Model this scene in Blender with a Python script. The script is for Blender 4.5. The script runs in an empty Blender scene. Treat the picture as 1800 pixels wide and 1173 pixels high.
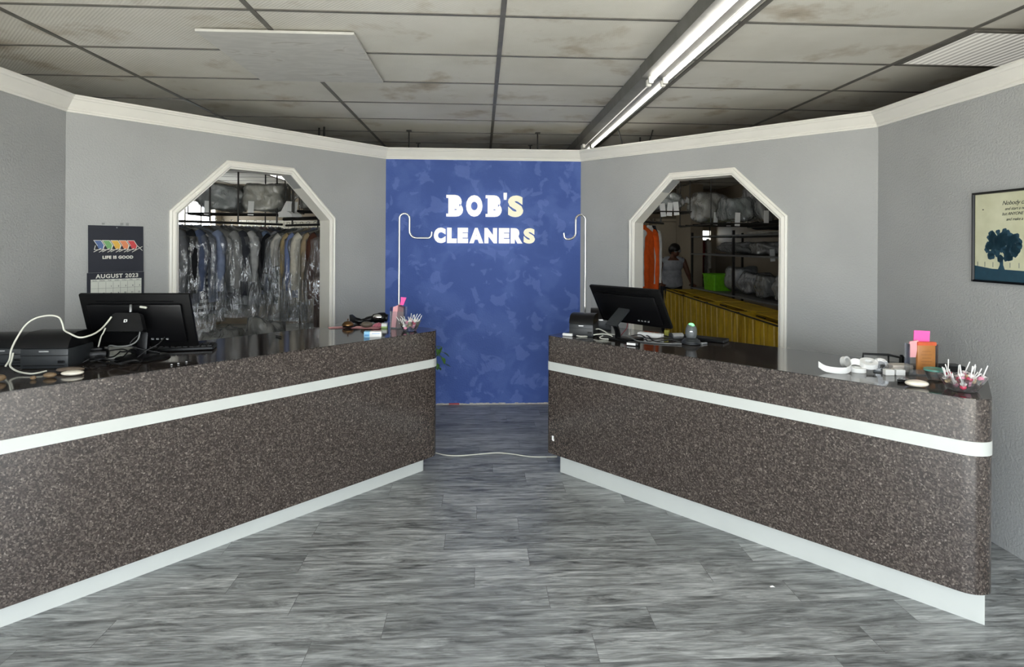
import bpy, bmesh, math, random
from mathutils import Vector, Matrix
R = math.radians
PI = math.pi
sc = bpy.context.scene
C = sc.collection
random.seed(7)

# ------------------------------------------------------------------ camera
F_PX, HOR = 1025.8, 430.4
cam_d = bpy.data.cameras.new('camera')
cam = bpy.data.objects.new('camera', cam_d)
C.objects.link(cam)
cam_d.sensor_fit = 'HORIZONTAL'
cam_d.sensor_width = 36.0
cam_d.lens = F_PX / 1800 * 36.0
cam_d.shift_y = (HOR - 586.5) / 1800
cam_d.clip_start = 0.05
cam.matrix_world = (Matrix.Translation((0, 0, 1.55)) @ Matrix.Rotation(-0.0523, 4, 'Z')
                    @ Matrix.Rotation(PI / 2, 4, 'X') @ Matrix.Rotation(0.0057, 4, 'Z'))
sc.camera = cam

# ------------------------------------------------------------------ world, daylight, exposure
W = bpy.data.worlds.new('sky')
sc.world = W
W.use_nodes = True
bgn = W.node_tree.nodes['Background']
bgn.inputs[0].default_value = (0.88, 0.95, 1.0, 1)
bgn.inputs[1].default_value = 9.0
pl = bpy.data.lights.new('storefront_portal', 'AREA')
pl.shape = 'RECTANGLE'
pl.size, pl.size_y = 4.9, 2.1
pl.cycles.is_portal = True
plo = bpy.data.objects.new('storefront_portal', pl)
plo.location = (0.05, -0.95, 1.15)
plo.rotation_euler = (R(90), 0, 0)
C.objects.link(plo)
sun_d = bpy.data.lights.new('sun', 'SUN')
sun_d.energy = 22.0
sun_d.color = (1.0, 0.97, 0.93)
sun_d.angle = R(0.6)
sun = bpy.data.objects.new('sun', sun_d)
sun.rotation_euler = (R(36), 0, R(4))
C.objects.link(sun)
sc.view_settings.view_transform = 'Standard'
sc.view_settings.look = 'None'
sc.view_settings.gamma = 1.0
sc.view_settings.use_curve_mapping = False
sc.view_settings.exposure = -0.05
sc.cycles.max_bounces = 10
sc.cycles.transparent_max_bounces = 24
sc.cycles.sample_clamp_indirect = 6.0

# ------------------------------------------------------------------ materials
def srgb(r, g, b):
    f = lambda c: (c / 255 / 12.92) if c / 255 <= 0.04045 else ((c / 255 + 0.055) / 1.055) ** 2.4
    return (f(r), f(g), f(b), 1)

class NT:
    def __init__(s, name):
        s.m = bpy.data.materials.new(name)
        s.m.use_nodes = True
        s.t = s.m.node_tree
        s.b = s.t.nodes['Principled BSDF']
        s.out = s.t.nodes['Material Output']
    def n(s, typ, **kw):
        nd = s.t.nodes.new(typ)
        for k, v in kw.items():
            if k in nd.inputs:
                nd.inputs[k].default_value = v
            else:
                setattr(nd, k, v)
        return nd
    def l(s, a, b):
        s.t.links.new(a, b)
    def coords(s, scale=(1, 1, 1), rot=(0, 0, 0)):
        tc = s.n('ShaderNodeTexCoord')
        mp = s.n('ShaderNodeMapping')
        mp.inputs['Scale'].default_value = scale
        mp.inputs['Rotation'].default_value = rot
        s.l(tc.outputs['Object'], mp.inputs['Vector'])
        return mp.outputs['Vector']
    def ramp(s, fac, stops, mode='LINEAR'):
        r = s.n('ShaderNodeValToRGB')
        r.color_ramp.interpolation = mode
        els = r.color_ramp.elements
        while len(els) < len(stops):
            els.new(0.5)
        for e, (p, c) in zip(els, stops):
            e.position = p
            e.color = c
        s.l(fac, r.inputs['Fac'])
        return r.outputs['Color']
    def mix(s, fac, a, b, mode='MIX'):
        mx = s.n('ShaderNodeMix', data_type='RGBA', blend_type=mode)
        for v, k in ((fac, 0), (a, 6), (b, 7)):
            if hasattr(v, 'is_linked'):
                s.l(v, mx.inputs[k])
            else:
                mx.inputs[k].default_value = v
        return mx.outputs[2]
    def bump(s, h, strength=0.3, dist=0.01):
        b = s.n('ShaderNodeBump')
        b.inputs['Strength'].default_value = strength
        b.inputs['Distance'].default_value = dist
        s.l(h, b.inputs['Height'])
        s.l(b.outputs['Normal'], s.b.inputs['Normal'])

MATS = {}
def plain(name, col, rough=0.5, metal=0.0, spec=0.5, var=0.12, vscale=25.0, bump=0.0, bscale=80.0, coat=0.0):
    """a procedural material: colour gently varied by noise, optional fine bump"""
    if name in MATS:
        return MATS[name]
    t = NT(name)
    t.b.inputs['Roughness'].default_value = rough
    t.b.inputs['Metallic'].default_value = metal
    t.b.inputs['Specular IOR Level'].default_value = spec
    t.b.inputs['Coat Weight'].default_value = coat
    v = t.coords()
    nz = t.n('ShaderNodeTexNoise', Scale=vscale, Detail=3.0)
    t.l(v, nz.inputs['Vector'])
    lo = tuple(c * (1 - var) for c in col[:3]) + (1,)
    hi = tuple(min(1, c * (1 + var)) for c in col[:3]) + (1,)
    t.l(t.ramp(nz.outputs['Fac'], [(0.3, lo), (0.7, hi)]), t.b.inputs['Base Color'])
    if bump:
        n2 = t.n('ShaderNodeTexNoise', Scale=bscale, Detail=2.0)
        t.l(v, n2.inputs['Vector'])
        t.bump(n2.outputs['Fac'], bump, 0.004)
    MATS[name] = t.m
    return t.m

def emit(name, col, strength, body=1.0):
    t = NT(name)
    t.b.inputs['Base Color'].default_value = tuple(c * body for c in col[:3]) + (1,)
    t.b.inputs['Emission Color'].default_value = col
    t.b.inputs['Emission Strength'].default_value = strength
    MATS[name] = t.m
    return t.m

def wall_paint(name, col):
    t = NT(name)
    t.b.inputs['Roughness'].default_value = 0.55
    t.b.inputs['Specular IOR Level'].default_value = 0.3
    v = t.coords()
    a = t.n('ShaderNodeTexNoise', Scale=75.0, Detail=3.0, Roughness=0.6)
    t.l(v, a.inputs['Vector'])
    t.bump(a.outputs['Fac'], 0.6, 0.008)
    b = t.n('ShaderNodeTexNoise', Scale=1.6, Detail=2.0)
    t.l(v, b.inputs['Vector'])
    lo = tuple(c * 0.95 for c in col[:3]) + (1,)
    hi = tuple(c * 1.04 for c in col[:3]) + (1,)
    t.l(t.ramp(b.outputs['Fac'], [(0.35, lo), (0.65, hi)]), t.b.inputs['Base Color'])
    return t.m

M_WALL = wall_paint('grey_wall_paint', srgb(178, 179, 178))
M_SHOP = wall_paint('workroom_wall_paint', srgb(150, 138, 120))
M_FRONT = wall_paint('front_wall_paint', srgb(190, 190, 188))
M_TRIM = plain('white_trim_paint', srgb(242, 239, 230), 0.38, var=0.02, vscale=6)
M_WHITE_LAM = plain('white_laminate', srgb(200, 203, 199), 0.35, var=0.02, vscale=8)

def blue_plaster():
    t = NT('blue_plaster')
    t.b.inputs['Roughness'].default_value = 0.5
    t.b.inputs['Specular IOR Level'].default_value = 0.15
    v = t.coords((1, 1, 1))
    d = t.n('ShaderNodeTexNoise', Scale=3.0, Detail=5.0, Roughness=0.5, Distortion=0.5)
    t.l(v, d.inputs['Vector'])
    d2 = t.n('ShaderNodeTexNoise', Scale=6.5, Detail=4.0, Roughness=0.5, Distortion=0.6)
    t.l(v, d2.inputs['Vector'])
    c1 = t.ramp(d.outputs['Fac'], [(0.40, srgb(74, 98, 166)), (0.50, srgb(77, 101, 170)), (0.56, srgb(84, 108, 176)), (0.75, srgb(92, 116, 184))])
    c2 = t.ramp(d2.outputs['Fac'], [(0.0, (0, 0, 0, 1)), (0.565, (0, 0, 0, 1)), (0.60, (1, 1, 1, 1))])
    bw = t.n('ShaderNodeRGBToBW')
    t.l(c2, bw.inputs[0])
    mul = t.n('ShaderNodeMath', operation='MULTIPLY')
    t.l(bw.outputs[0], mul.inputs[0])
    mul.inputs[1].default_value = 0.34
    t.l(t.mix(mul.outputs[0], c1, srgb(120, 142, 210)), t.b.inputs['Base Color'])
    a = t.n('ShaderNodeTexNoise', Scale=70.0, Detail=3.0)
    t.l(v, a.inputs['Vector'])
    ad = t.n('ShaderNodeMath', operation='MULTIPLY_ADD')
    t.l(d2.outputs['Fac'], ad.inputs[0])
    ad.inputs[1].default_value = 1.6
    t.l(a.outputs['Fac'], ad.inputs[2])
    t.bump(ad.outputs[0], 0.5, 0.008)
    return t.m
M_BLUE = blue_plaster()

def speckle(name, rough, stops, scale=190.0):
    t = NT(name)
    t.b.inputs['Roughness'].default_value = rough
    t.b.inputs['Specular IOR Level'].default_value = 0.75
    v = t.coords((1, 1, 1), (0.35, 0.5, 0.3))
    w = t.n('ShaderNodeTexNoise', Scale=45.0, Detail=2.0)
    t.l(v, w.inputs['Vector'])
    mx = t.mix(0.012, v, w.outputs['Color'], 'ADD')
    vo = t.n('ShaderNodeTexVoronoi', Scale=scale)
    mp = t.n('ShaderNodeMapping')
    mp.inputs['Scale'].default_value = (1, 1, 0.75)
    t.l(mx, mp.inputs['Vector'])
    t.l(mp.outputs['Vector'], vo.inputs['Vector'])
    sep = t.n('ShaderNodeSeparateColor')
    t.l(vo.outputs['Color'], sep.inputs[0])
    t.l(t.ramp(sep.outputs[0], stops, 'CONSTANT'), t.b.inputs['Base Color'])
    return t.m
SPK = [(0.0, srgb(50, 43, 40)), (0.28, srgb(61, 53, 49)), (0.50, srgb(74, 66, 61)), (0.74, srgb(90, 81, 75)), (0.92, srgb(106, 97, 90)), (0.985, srgb(128, 118, 110))]
M_LAM = speckle('brown_speckled_laminate', 0.20, SPK)
M_LAMTOP = speckle('dark_glossy_laminate', 0.09, [(p, tuple(c * 0.62 for c in col[:3]) + (1,)) for p, col in SPK])

def planks():
    t = NT('grey_vinyl_planks')
    t.b.inputs['Specular IOR Level'].default_value = 0.45
    v = t.coords()
    def math_(op, a, b=None):
        m = t.n('ShaderNodeMath', operation=op)
        for k, q in enumerate((a, b)):
            if q is None:
                continue
            if hasattr(q, 'is_linked'):
                t.l(q, m.inputs[k])
            else:
                m.inputs[k].default_value = q
        return m.outputs[0]
    sx = t.n('ShaderNodeSeparateXYZ')
    t.l(v, sx.inputs[0])
    PW, PL = 0.165, 1.10
    yr = math_('DIVIDE', sx.outputs[1], PW)
    row = math_('FLOOR', yr)
    wr = t.n('ShaderNodeTexWhiteNoise', noise_dimensions='1D')
    t.l(row, wr.inputs['W'])
    xr = math_('ADD', math_('DIVIDE', sx.outputs[0], PL), math_('MULTIPLY', wr.outputs['Value'], 7.0))
    col = math_('FLOOR', xr)
    idv = t.n('ShaderNodeCombineXYZ')
    t.l(row, idv.inputs[0]); t.l(col, idv.inputs[1])
    wid = t.n('ShaderNodeTexWhiteNoise', noise_dimensions='2D')
    t.l(idv.outputs[0], wid.inputs['Vector'])
    ex = math_('MULTIPLY', math_('SUBTRACT', 0.5, math_('ABSOLUTE', math_('SUBTRACT', math_('FRACT', xr), 0.5))), PL)
    ey = math_('MULTIPLY', math_('SUBTRACT', 0.5, math_('ABSOLUTE', math_('SUBTRACT', math_('FRACT', yr), 0.5))), PW)
    seamf = math_('LESS_THAN', math_('MINIMUM', ex, ey), 0.0011)
    # each plank gets its own shifted grain
    rnd = t.n('ShaderNodeMath', operation='MULTIPLY')
    t.l(wid.outputs['Value'], rnd.inputs[0])
    rnd.inputs[1].default_value = 53.0
    cmb = t.n('ShaderNodeCombineXYZ')
    t.l(rnd.outputs[0], cmb.inputs[0])
    t.l(rnd.outputs[0], cmb.inputs[2])
    add = t.n('ShaderNodeVectorMath', operation='ADD')
    t.l(v, add.inputs[0])
    t.l(cmb.outputs[0], add.inputs[1])
    m1 = t.n('ShaderNodeMapping')
    m1.inputs['Scale'].default_value = (2.3, 15.0, 1)
    t.l(add.outputs[0], m1.inputs['Vector'])
    g1 = t.n('ShaderNodeTexNoise', Scale=1.5, Detail=7.0, Roughness=0.66, Distortion=1.1)
    t.l(m1.outputs[0], g1.inputs['Vector'])
    m2 = t.n('ShaderNodeMapping')
    m2.inputs['Scale'].default_value = (7.0, 95.0, 1)
    t.l(add.outputs[0], m2.inputs['Vector'])
    g2 = t.n('ShaderNodeTexNoise', Scale=1.5, Detail=3.0, Roughness=0.6)
    t.l(m2.outputs[0], g2.inputs['Vector'])
    c1 = t.ramp(g1.outputs['Fac'], [(0.29, srgb(88, 89, 90)), (0.41, srgb(146, 148, 148)), (0.54, srgb(188, 191, 191)), (0.70, srgb(226, 229, 229))])
    c2 = t.ramp(g2.outputs['Fac'], [(0.3, srgb(190, 190, 190)), (0.7, srgb(255, 255, 255))])
    c3 = t.ramp(wid.outputs['Value'], [(0.0, srgb(218, 219, 220)), (1.0, srgb(255, 255, 255))])
    base = t.mix(1.0, t.mix(1.0, c1, c2, 'MULTIPLY'), c3, 'MULTIPLY')
    seam = t.mix(seamf, base, srgb(104, 104, 104))
    t.l(seam, t.b.inputs['Base Color'])
    rr = t.ramp(g2.outputs['Fac'], [(0.2, (0.30, 0.30, 0.30, 1)), (0.8, (0.46, 0.46, 0.46, 1))])
    t.l(rr, t.b.inputs['Roughness'])
    t.bump(g2.outputs['Fac'], 0.12, 0.003)
    return t.m
M_FLOOR = planks()

def ceiling_tile():
    t = NT('stained_ceiling_tile')
    t.b.inputs['Roughness'].default_value = 0.8
    t.b.inputs['Specular IOR Level'].default_value = 0.15
    v = t.coords()
    wv = t.n('ShaderNodeTexWave', Scale=30.0, Distortion=1.0, Detail=1.0)
    wv.bands_direction = 'DIAGONAL'
    t.l(v, wv.inputs['Vector'])
    n1 = t.n('ShaderNodeTexNoise', Scale=1.1, Detail=4.0, Roughness=0.6)
    t.l(v, n1.inputs['Vector'])
    n2 = t.n('ShaderNodeTexNoise', Scale=2.3, Detail=5.0, Roughness=0.6, Distortion=0.2)
    t.l(v, n2.inputs['Vector'])
    base = t.ramp(n1.outputs['Fac'], [(0.35, srgb(206, 202, 191)), (0.65, srgb(220, 217, 208))])
    st = t.ramp(n2.outputs['Fac'], [(0.0, (1, 1, 1, 1)), (0.56, (1, 1, 1, 1)), (0.68, srgb(222, 214, 204)), (0.82, srgb(168, 158, 148))])
    t.l(t.mix(1.0, base, st, 'MULTIPLY'), t.b.inputs['Base Color'])
    t.bump(wv.outputs['Fac'], 0.2, 0.005)
    return t.m
M_TILE = ceiling_tile()
M_TBAR = plain('grimy_grid_bar', srgb(104, 101, 95), 0.5, var=0.2, vscale=9)

def film(name, tint=(0.9, 0.92, 0.95), alpha=0.22, rough=0.12, bs=26.0, st=0.8, sc_=(1, 1, 0.45), base=0.04):
    """thin clear polythene: mostly see-through, with wet-looking glints on the creases"""
    t = NT(name)
    t.t.nodes.remove(t.b)
    v = t.coords(sc_)
    nz = t.n('ShaderNodeTexNoise', Scale=bs, Detail=3.0, Distortion=1.6)
    t.l(v, nz.inputs['Vector'])
    bp = t.n('ShaderNodeBump')
    bp.inputs['Strength'].default_value = st
    bp.inputs['Distance'].default_value = 0.03
    t.l(nz.outputs['Fac'], bp.inputs['Height'])
    tr = t.n('ShaderNodeBsdfTransparent')
    tr.inputs[0].default_value = (0.93, 0.94, 0.95, 1)
    gl = t.n('ShaderNodeBsdfGlossy')
    gl.inputs['Color'].default_value = (1, 1, 1, 1)
    gl.inputs['Roughness'].default_value = rough
    t.l(bp.outputs['Normal'], gl.inputs['Normal'])
    df = t.n('ShaderNodeBsdfTranslucent')
    df.inputs['Color'].default_value = tint + (1,)
    d2 = t.n('ShaderNodeBsdfDiffuse')
    d2.inputs['Color'].default_value = tint + (1,)
    t.l(bp.outputs['Normal'], d2.inputs['Normal'])
    md = t.n('ShaderNodeMixShader')
    md.inputs[0].default_value = 0.6
    t.l(df.outputs[0], md.inputs[1])
    t.l(d2.outputs[0], md.inputs[2])
    m1 = t.n('ShaderNodeMixShader')
    m1.inputs[0].default_value = alpha
    t.l(tr.outputs[0], m1.inputs[1])
    t.l(md.outputs[0], m1.inputs[2])
    fr = t.n('ShaderNodeFresnel', IOR=1.5)
    t.l(bp.outputs['Normal'], fr.inputs['Normal'])
    ml = t.n('ShaderNodeMath', operation='MULTIPLY_ADD')
    t.l(fr.outputs[0], ml.inputs[0])
    ml.inputs[1].default_value = 0.8
    ml.inputs[2].default_value = base
    m2 = t.n('ShaderNodeMixShader')
    t.l(ml.outputs[0], m2.inputs[0])
    t.l(m1.outputs[0], m2.inputs[1])
    t.l(gl.outputs[0], m2.inputs[2])
    t.l(m2.outputs[0], t.out.inputs['Surface'])
    return t.m
M_FILM = film('clear_garment_film', (0.80, 0.82, 0.84), 0.09, 0.06, 15.0, 1.0, (1, 1, 0.20), 0.06)
M_BAGFILM = film('cloudy_bag_film', (0.85, 0.87, 0.86), 0.34, 0.11, 16.0, 1.0, (1, 1, 0.6), 0.10)

def glass(name, tint=(0.95, 0.98, 0.97)):
    t = NT(name)
    t.b.inputs['Base Color'].default_value = tint + (1,)
    t.b.inputs['Roughness'].default_value = 0.03
    t.b.inputs['Transmission Weight'].default_value = 1.0
    t.b.inputs['IOR'].default_value = 1.45
    t.t.nodes.new('ShaderNodeTexNoise')
    return t.m
M_GLASS = glass('clear_glass')
M_ACRYL = film('clear_acrylic', (0.9, 0.92, 0.92), 0.05, 0.05, 3.0, 0.0)

M_BLACK = plain('black_plastic', srgb(10, 10, 12), 0.35, spec=0.3, var=0.1)
M_BLACKM = plain('black_matte_plastic', srgb(8, 8, 9), 0.5, spec=0.2, var=0.1, bump=0.15, bscale=400)
M_DGREY = plain('dark_grey_plastic', srgb(42, 45, 48), 0.42, var=0.08)
M_MGREY = plain('mid_grey_plastic', srgb(92, 96, 98), 0.4, var=0.08)
M_CABLE_W = plain('white_cable', srgb(212, 212, 200), 0.45, var=0.04)
M_CABLE_B = plain('black_cable', srgb(18, 18, 20), 0.45)
M_CABLE_G = plain('grey_cable', srgb(110, 112, 112), 0.45)
M_CHROME = plain('chrome_tube', srgb(225, 225, 225), 0.12, metal=1.0, var=0.03)
M_STEEL = plain('steel_rail', srgb(60, 58, 56), 0.4, metal=0.6, var=0.15)
M_WHITEP = plain('white_paper', srgb(238, 238, 236), 0.6, var=0.02)
M_PINK = plain('pale_pink_paper', srgb(232, 168, 172), 0.6, var=0.04)
M_HOT = plain('hot_pink_paper', srgb(255, 98, 178), 0.6, var=0.03)
M_BRASS = plain('aged_brass', srgb(128, 96, 62), 0.3, metal=0.9, var=0.25)
M_SILVER = plain('silver_plastic', srgb(190, 192, 194), 0.25, metal=0.6, var=0.05)

# ------------------------------------------------------------------ mesh building
class MB:
    def __init__(s):
        s.v, s.f, s.m, s.mats = [], [], [], []
        s.cur = 0
    def mat(s, m):
        if m not in s.mats:
            s.mats.append(m)
        s.cur = s.mats.index(m)
        return s
    def add(s, vs, fs, M=None):
        o = len(s.v)
        s.v += [tuple((M @ Vector(p)) if M else p) for p in vs]
        s.f += [tuple(i + o for i in f) for f in fs]
        s.m += [s.cur] * len(fs)
        return s
    def box(s, c, d, M=None):
        x, y, z = (k / 2 for k in d)
        vs = [(c[0] + a * x, c[1] + b * y, c[2] + e * z) for e in (-1, 1) for b in (-1, 1) for a in (-1, 1)]
        return s.add(vs, [(0, 2, 3, 1), (4, 5, 7, 6), (0, 1, 5, 4), (2, 6, 7, 3), (0, 4, 6, 2), (1, 3, 7, 5)], M)
    def bbox(s, c, d, r=0.01, M=None, seg=2):
        """box with rounded edges"""
        bm = bmesh.new()
        bmesh.ops.create_cube(bm, size=1)
        bmesh.ops.scale(bm, vec=d, verts=bm.verts)
        bmesh.ops.bevel(bm, geom=bm.edges[:], offset=min(r, min(d) * 0.49), segments=seg, affect='EDGES', profile=0.5)
        bmesh.ops.translate(bm, vec=c, verts=bm.verts)
        s.add([tuple(v.co) for v in bm.verts], [tuple(v.index for v in f.verts) for f in bm.faces], M)
        bm.free()
        return s
    def prism(s, poly, z0, z1, M=None, cap=True):
        n = len(poly)
        vs = [(p[0], p[1], z0) for p in poly] + [(p[0], p[1], z1) for p in poly]
        fs = [(i, (i + 1) % n, n + (i + 1) % n, n + i) for i in range(n)]
        if cap:
            fs += [tuple(range(n - 1, -1, -1)), tuple(range(n, 2 * n))]
        return s.add(vs, fs, M)
    def lathe(s, prof, seg=20, M=None, c=(0, 0, 0)):
        vs, fs = [], []
        for r, z in prof:
            for k in range(seg):
                a = 2 * PI * k / seg
                vs.append((c[0] + r * math.cos(a), c[1] + r * math.sin(a), c[2] + z))
        for j in range(len(prof) - 1):
            for k in range(seg):
                k2 = (k + 1) % seg
                fs.append((j * seg + k, j * seg + k2, (j + 1) * seg + k2, (j + 1) * seg + k))
        if prof[0][0] > 1e-4:
            fs.append(tuple(range(seg - 1, -1, -1)))
        if prof[-1][0] > 1e-4:
            fs.append(tuple(range((len(prof) - 1) * seg, len(prof) * seg)))
        return s.add(vs, fs, M)
    def cyl(s, c, r, h, seg=20, M=None):
        return s.lathe([(r, 0), (r, h)], seg, M, c)
    def tube(s, pts, r, seg=8, smooth=0, M=None, closed=False):
        pts = [Vector(p) for p in pts]
        if smooth:
            pts = catmull(pts, smooth)
        n = len(pts)
        rs = r if isinstance(r, (list, tuple)) else [r] * n
        if len(rs) != n:
            rs = [rs[min(len(rs) - 1, int(i * len(rs) / n))] for i in range(n)]
        vs, fs = [], []
        up = None
        for i, p in enumerate(pts):
            t = (pts[min(i + 1, n - 1)] - pts[max(i - 1, 0)])
            if t.length < 1e-9:
                t = Vector((0, 0, 1))
            t.normalize()
            if up is None:
                up = Vector((0, 0, 1)) if abs(t.z) < 0.9 else Vector((1, 0, 0))
            a = t.cross(up)
            if a.length < 1e-5:
                a = t.cross(Vector((0.3, 1, 0.2)))
            a.normalize()
            b = a.cross(t).normalized()
            up = b
            for k in range(seg):
                w = 2 * PI * k / seg
                vs.append(tuple(p + (a * math.cos(w) + b * math.sin(w)) * rs[i]))
        for i in range(n - 1):
            for k in range(seg):
                k2 = (k + 1) % seg
                fs.append((i * seg + k, i * seg + k2, (i + 1) * seg + k2, (i + 1) * seg + k))
        fs += [tuple(range(seg - 1, -1, -1)), tuple(range((n - 1) * seg, n * seg))]
        return s.add(vs, fs, M)
    def ell(s, c, d, M=None, nu=16, nv=10, fn=None):
        """ellipsoid, optionally displaced by fn(unit vector) -> factor"""
        vs, fs = [], []
        for j in range(nv + 1):
            ph = PI * j / nv
            for i in range(nu):
                th = 2 * PI * i / nu
                u = Vector((math.sin(ph) * math.cos(th), math.sin(ph) * math.sin(th), math.cos(ph)))
                k = fn(u) if fn else 1.0
                vs.append((c[0] + u.x * d[0] * k, c[1] + u.y * d[1] * k, c[2] + u.z * d[2] * k))
        for j in range(nv):
            for i in range(nu):
                i2 = (i + 1) % nu
                fs.append((j * nu + i, (j + 1) * nu + i, (j + 1) * nu + i2, j * nu + i2))
        return s.add(vs, fs, M)
    def grid(s, fn, nu, nv, M=None, wrap=False):
        vs = [fn(i / (nu if wrap else nu - 1), j / (nv - 1)) for j in range(nv) for i in range(nu)]
        fs = []
        for j in range(nv - 1):
            for i in range(nu if wrap else nu - 1):
                i2 = (i + 1) % nu
                fs.append((j * nu + i, j * nu + i2, (j + 1) * nu + i2, (j + 1) * nu + i))
        return s.add(vs, fs, M)
    def mesh(s, me, M=None):
        return s.add([tuple(v.co) for v in me.vertices], [tuple(p.vertices) for p in me.polygons], M)
    def build(s, name, mats=None, parent=None, smooth=False, loc=None, rotz=None, fix=True):
        me = bpy.data.meshes.new(name)
        me.from_pydata(s.v, [], s.f)
        if mats is None:
            mats = s.mats
        elif not isinstance(mats, (list, tuple)):
            mats = [mats]
        for m in mats:
            me.materials.append(m)
        if len(mats) > 1:
            for p, k in zip(me.polygons, s.m):
                p.material_index = k
        bm = bmesh.new()
        bm.from_mesh(me)
        bmesh.ops.remove_doubles(bm, verts=bm.verts, dist=1e-6)
        if fix:
            bmesh.ops.recalc_face_normals(bm, faces=bm.faces)
        bm.to_mesh(me)
        bm.free()
        if smooth:
            for p in me.polygons:
                p.use_smooth = True
            if smooth is not True:
                me.set_sharp_from_angle(angle=R(smooth))
        o = bpy.data.objects.new(name, me)
        C.objects.link(o)
        if parent:
            o.parent = parent
        if loc is not None:
            o.location = loc
        if rotz is not None:
            o.rotation_euler = (0, 0, rotz)
        return o

def catmull(pts, k):
    out = []
    P = [pts[0]] + list(pts) + [pts[-1]]
    for i in range(1, len(P) - 2):
        for j in range(k):
            t = j / k
            a, b, c, d = P[i - 1], P[i], P[i + 1], P[i + 2]
            out.append(0.5 * ((2 * b) + (c - a) * t + (2 * a - 5 * b + 4 * c - d) * t * t + (3 * b - a - 3 * c + d) * t ** 3))
    out.append(pts[-1])
    return out

def thing(name, label, cat, loc=(0, 0, 0), rotz=0.0, group=None):
    o = bpy.data.objects.new(name, None)
    o.empty_display_size = 0.05
    C.objects.link(o)
    o.location = loc
    o.rotation_euler = (0, 0, rotz)
    return tag(o, label, cat, group)

def tag(o, label, cat, group=None):
    o['label'] = label
    o['category'] = cat
    if group:
        o['group'] = group
    return o

def struct(o):
    o['kind'] = 'structure'
    return o

def dup(root, loc, rotz, label, group=None):
    r = root.copy()
    C.objects.link(r)
    r.location = loc
    r.rotation_euler = (0, 0, rotz)
    r['label'] = label
    if group:
        r['group'] = group
    for ch in list(root.children):
        c = ch.copy()
        C.objects.link(c)
        c.parent = r
        for g in list(ch.children):
            d = g.copy()
            C.objects.link(d)
            d.parent = c
    return r

def text_mesh(body, size, extrude=0.001, offset=0.0, align='LEFT', shear=0.0, spacing=1.0):
    cu = bpy.data.curves.new('lettering', 'FONT')
    cu.body = body
    cu.size = size
    cu.extrude = extrude
    cu.offset = offset
    cu.align_x = align
    cu.shear = shear
    cu.space_character = spacing
    cu.resolution_u = 4
    o = bpy.data.objects.new('lettering', cu)
    C.objects.link(o)
    dg = bpy.context.evaluated_depsgraph_get()
    me = bpy.data.meshes.new_from_object(o.evaluated_get(dg))
    bpy.data.objects.remove(o)
    bpy.data.curves.remove(cu)
    return me

def frame(p, q):
    """upright frame on a wall: local x along p->q, local y up, local z out of the wall towards the lobby"""
    d = (Vector((q[0], q[1], 0)) - Vector((p[0], p[1], 0))).normalized()
    up = Vector((0, 0, 1))
    n = d.cross(up)
    return Matrix(((d.x, up.x, n.x, p[0]), (d.y, up.y, n.y, p[1]), (d.z, up.z, n.z, 0), (0, 0, 0, 1)))

def place(o, M):
    o.matrix_world = M
    return o

# ================================================================== THE SETTING
ZC = 2.685                                     # hung ceiling
H_W = 2.462                                    # partition height
PL0, WL, B1, B2, WR, PR0 = (-2.62, -0.9), (-2.595, 3.784), (-0.92, 5.66), (0.966, 5.66), (2.697, 3.842), (2.665, -0.9)
XL, XR, YF, YB = -5.0, 4.7, -0.9, 11.5         # outer shell of the building

fl = MB(); fl.box(((XL + XR) / 2, (YF + YB) / 2, -0.03), (XR - XL + 0.4, YB - YF + 0.4, 0.06))
struct(fl.build('floor', M_FLOOR))

ce = MB()
ce.mat(M_TILE).box(((XL + XR) / 2, (YF + YB) / 2, ZC + 0.012), (XR - XL, YB - YF, 0.024))
ce.mat(M_TBAR)
gx = [0.0993 + 1.2192 * k for k in range(-5, 5) if XL < 0.0993 + 1.2192 * k < XR]
gy = [2.8916 + 0.6096 * k for k in range(-7, 15) if YF < 2.8916 + 0.6096 * k < YB]
for x in gx:
    ce.box((x, (YF + YB) / 2, ZC - 0.003), (0.026, YB - YF, 0.006))
for y in gy:
    ce.box(((XL + XR) / 2, y, ZC - 0.0022), (XR - XL, 0.02, 0.0045))
struct(ce.build('ceiling'))

def flat_wall(name, p, q, m, h=H_W, th=0.12):
    M = frame(p, q)
    L = (Vector(q) - Vector(p)).length
    w = MB(); w.prism([(0, 0), (L, 0), (L, h), (0, h)], -th, 0)
    return struct(place(w.build(name, m), M)), M

def arch_wall(name, p, q, m, a, b, c, d, zc, zt, th=0.12):
    M = frame(p, q)
    L = (Vector(q) - Vector(p)).length
    w = MB()
    w.prism([(0, 0), (a, 0), (a, zc), (0, zc)], -th, 0)
    w.prism([(0, zc), (a, zc), (b, zt), (c, zt), (d, zc), (L, zc), (L, H_W), (0, H_W)], -th, 0)
    w.prism([(d, 0), (L, 0), (L, zc), (d, zc)], -th, 0)
    return struct(place(w.build(name, m), M)), M

flat_wall('wall_left', PL0, WL, M_WALL)
flat_wall('wall_right', WR, PR0, M_WALL)
_, F_BLUE = flat_wall('wall_centre', B1, B2, M_BLUE)
IN = 0.055
_, F_AL = arch_wall('wall_angled_left', WL, B1, M_WALL, 0.596 + IN, 0.995 + IN * .6, 1.544 - IN * .6, 1.949 - IN, 1.778 - IN * .4, 2.176 - IN, 0.12)
_, F_AR = arch_wall('wall_angled_right', B2, WR, M_WALL, 0.555 + IN, 0.957 + IN * .6, 1.524 - IN * .6, 1.926 - IN, 1.780 - IN * .4, 2.177 - IN, 0.12)

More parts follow.
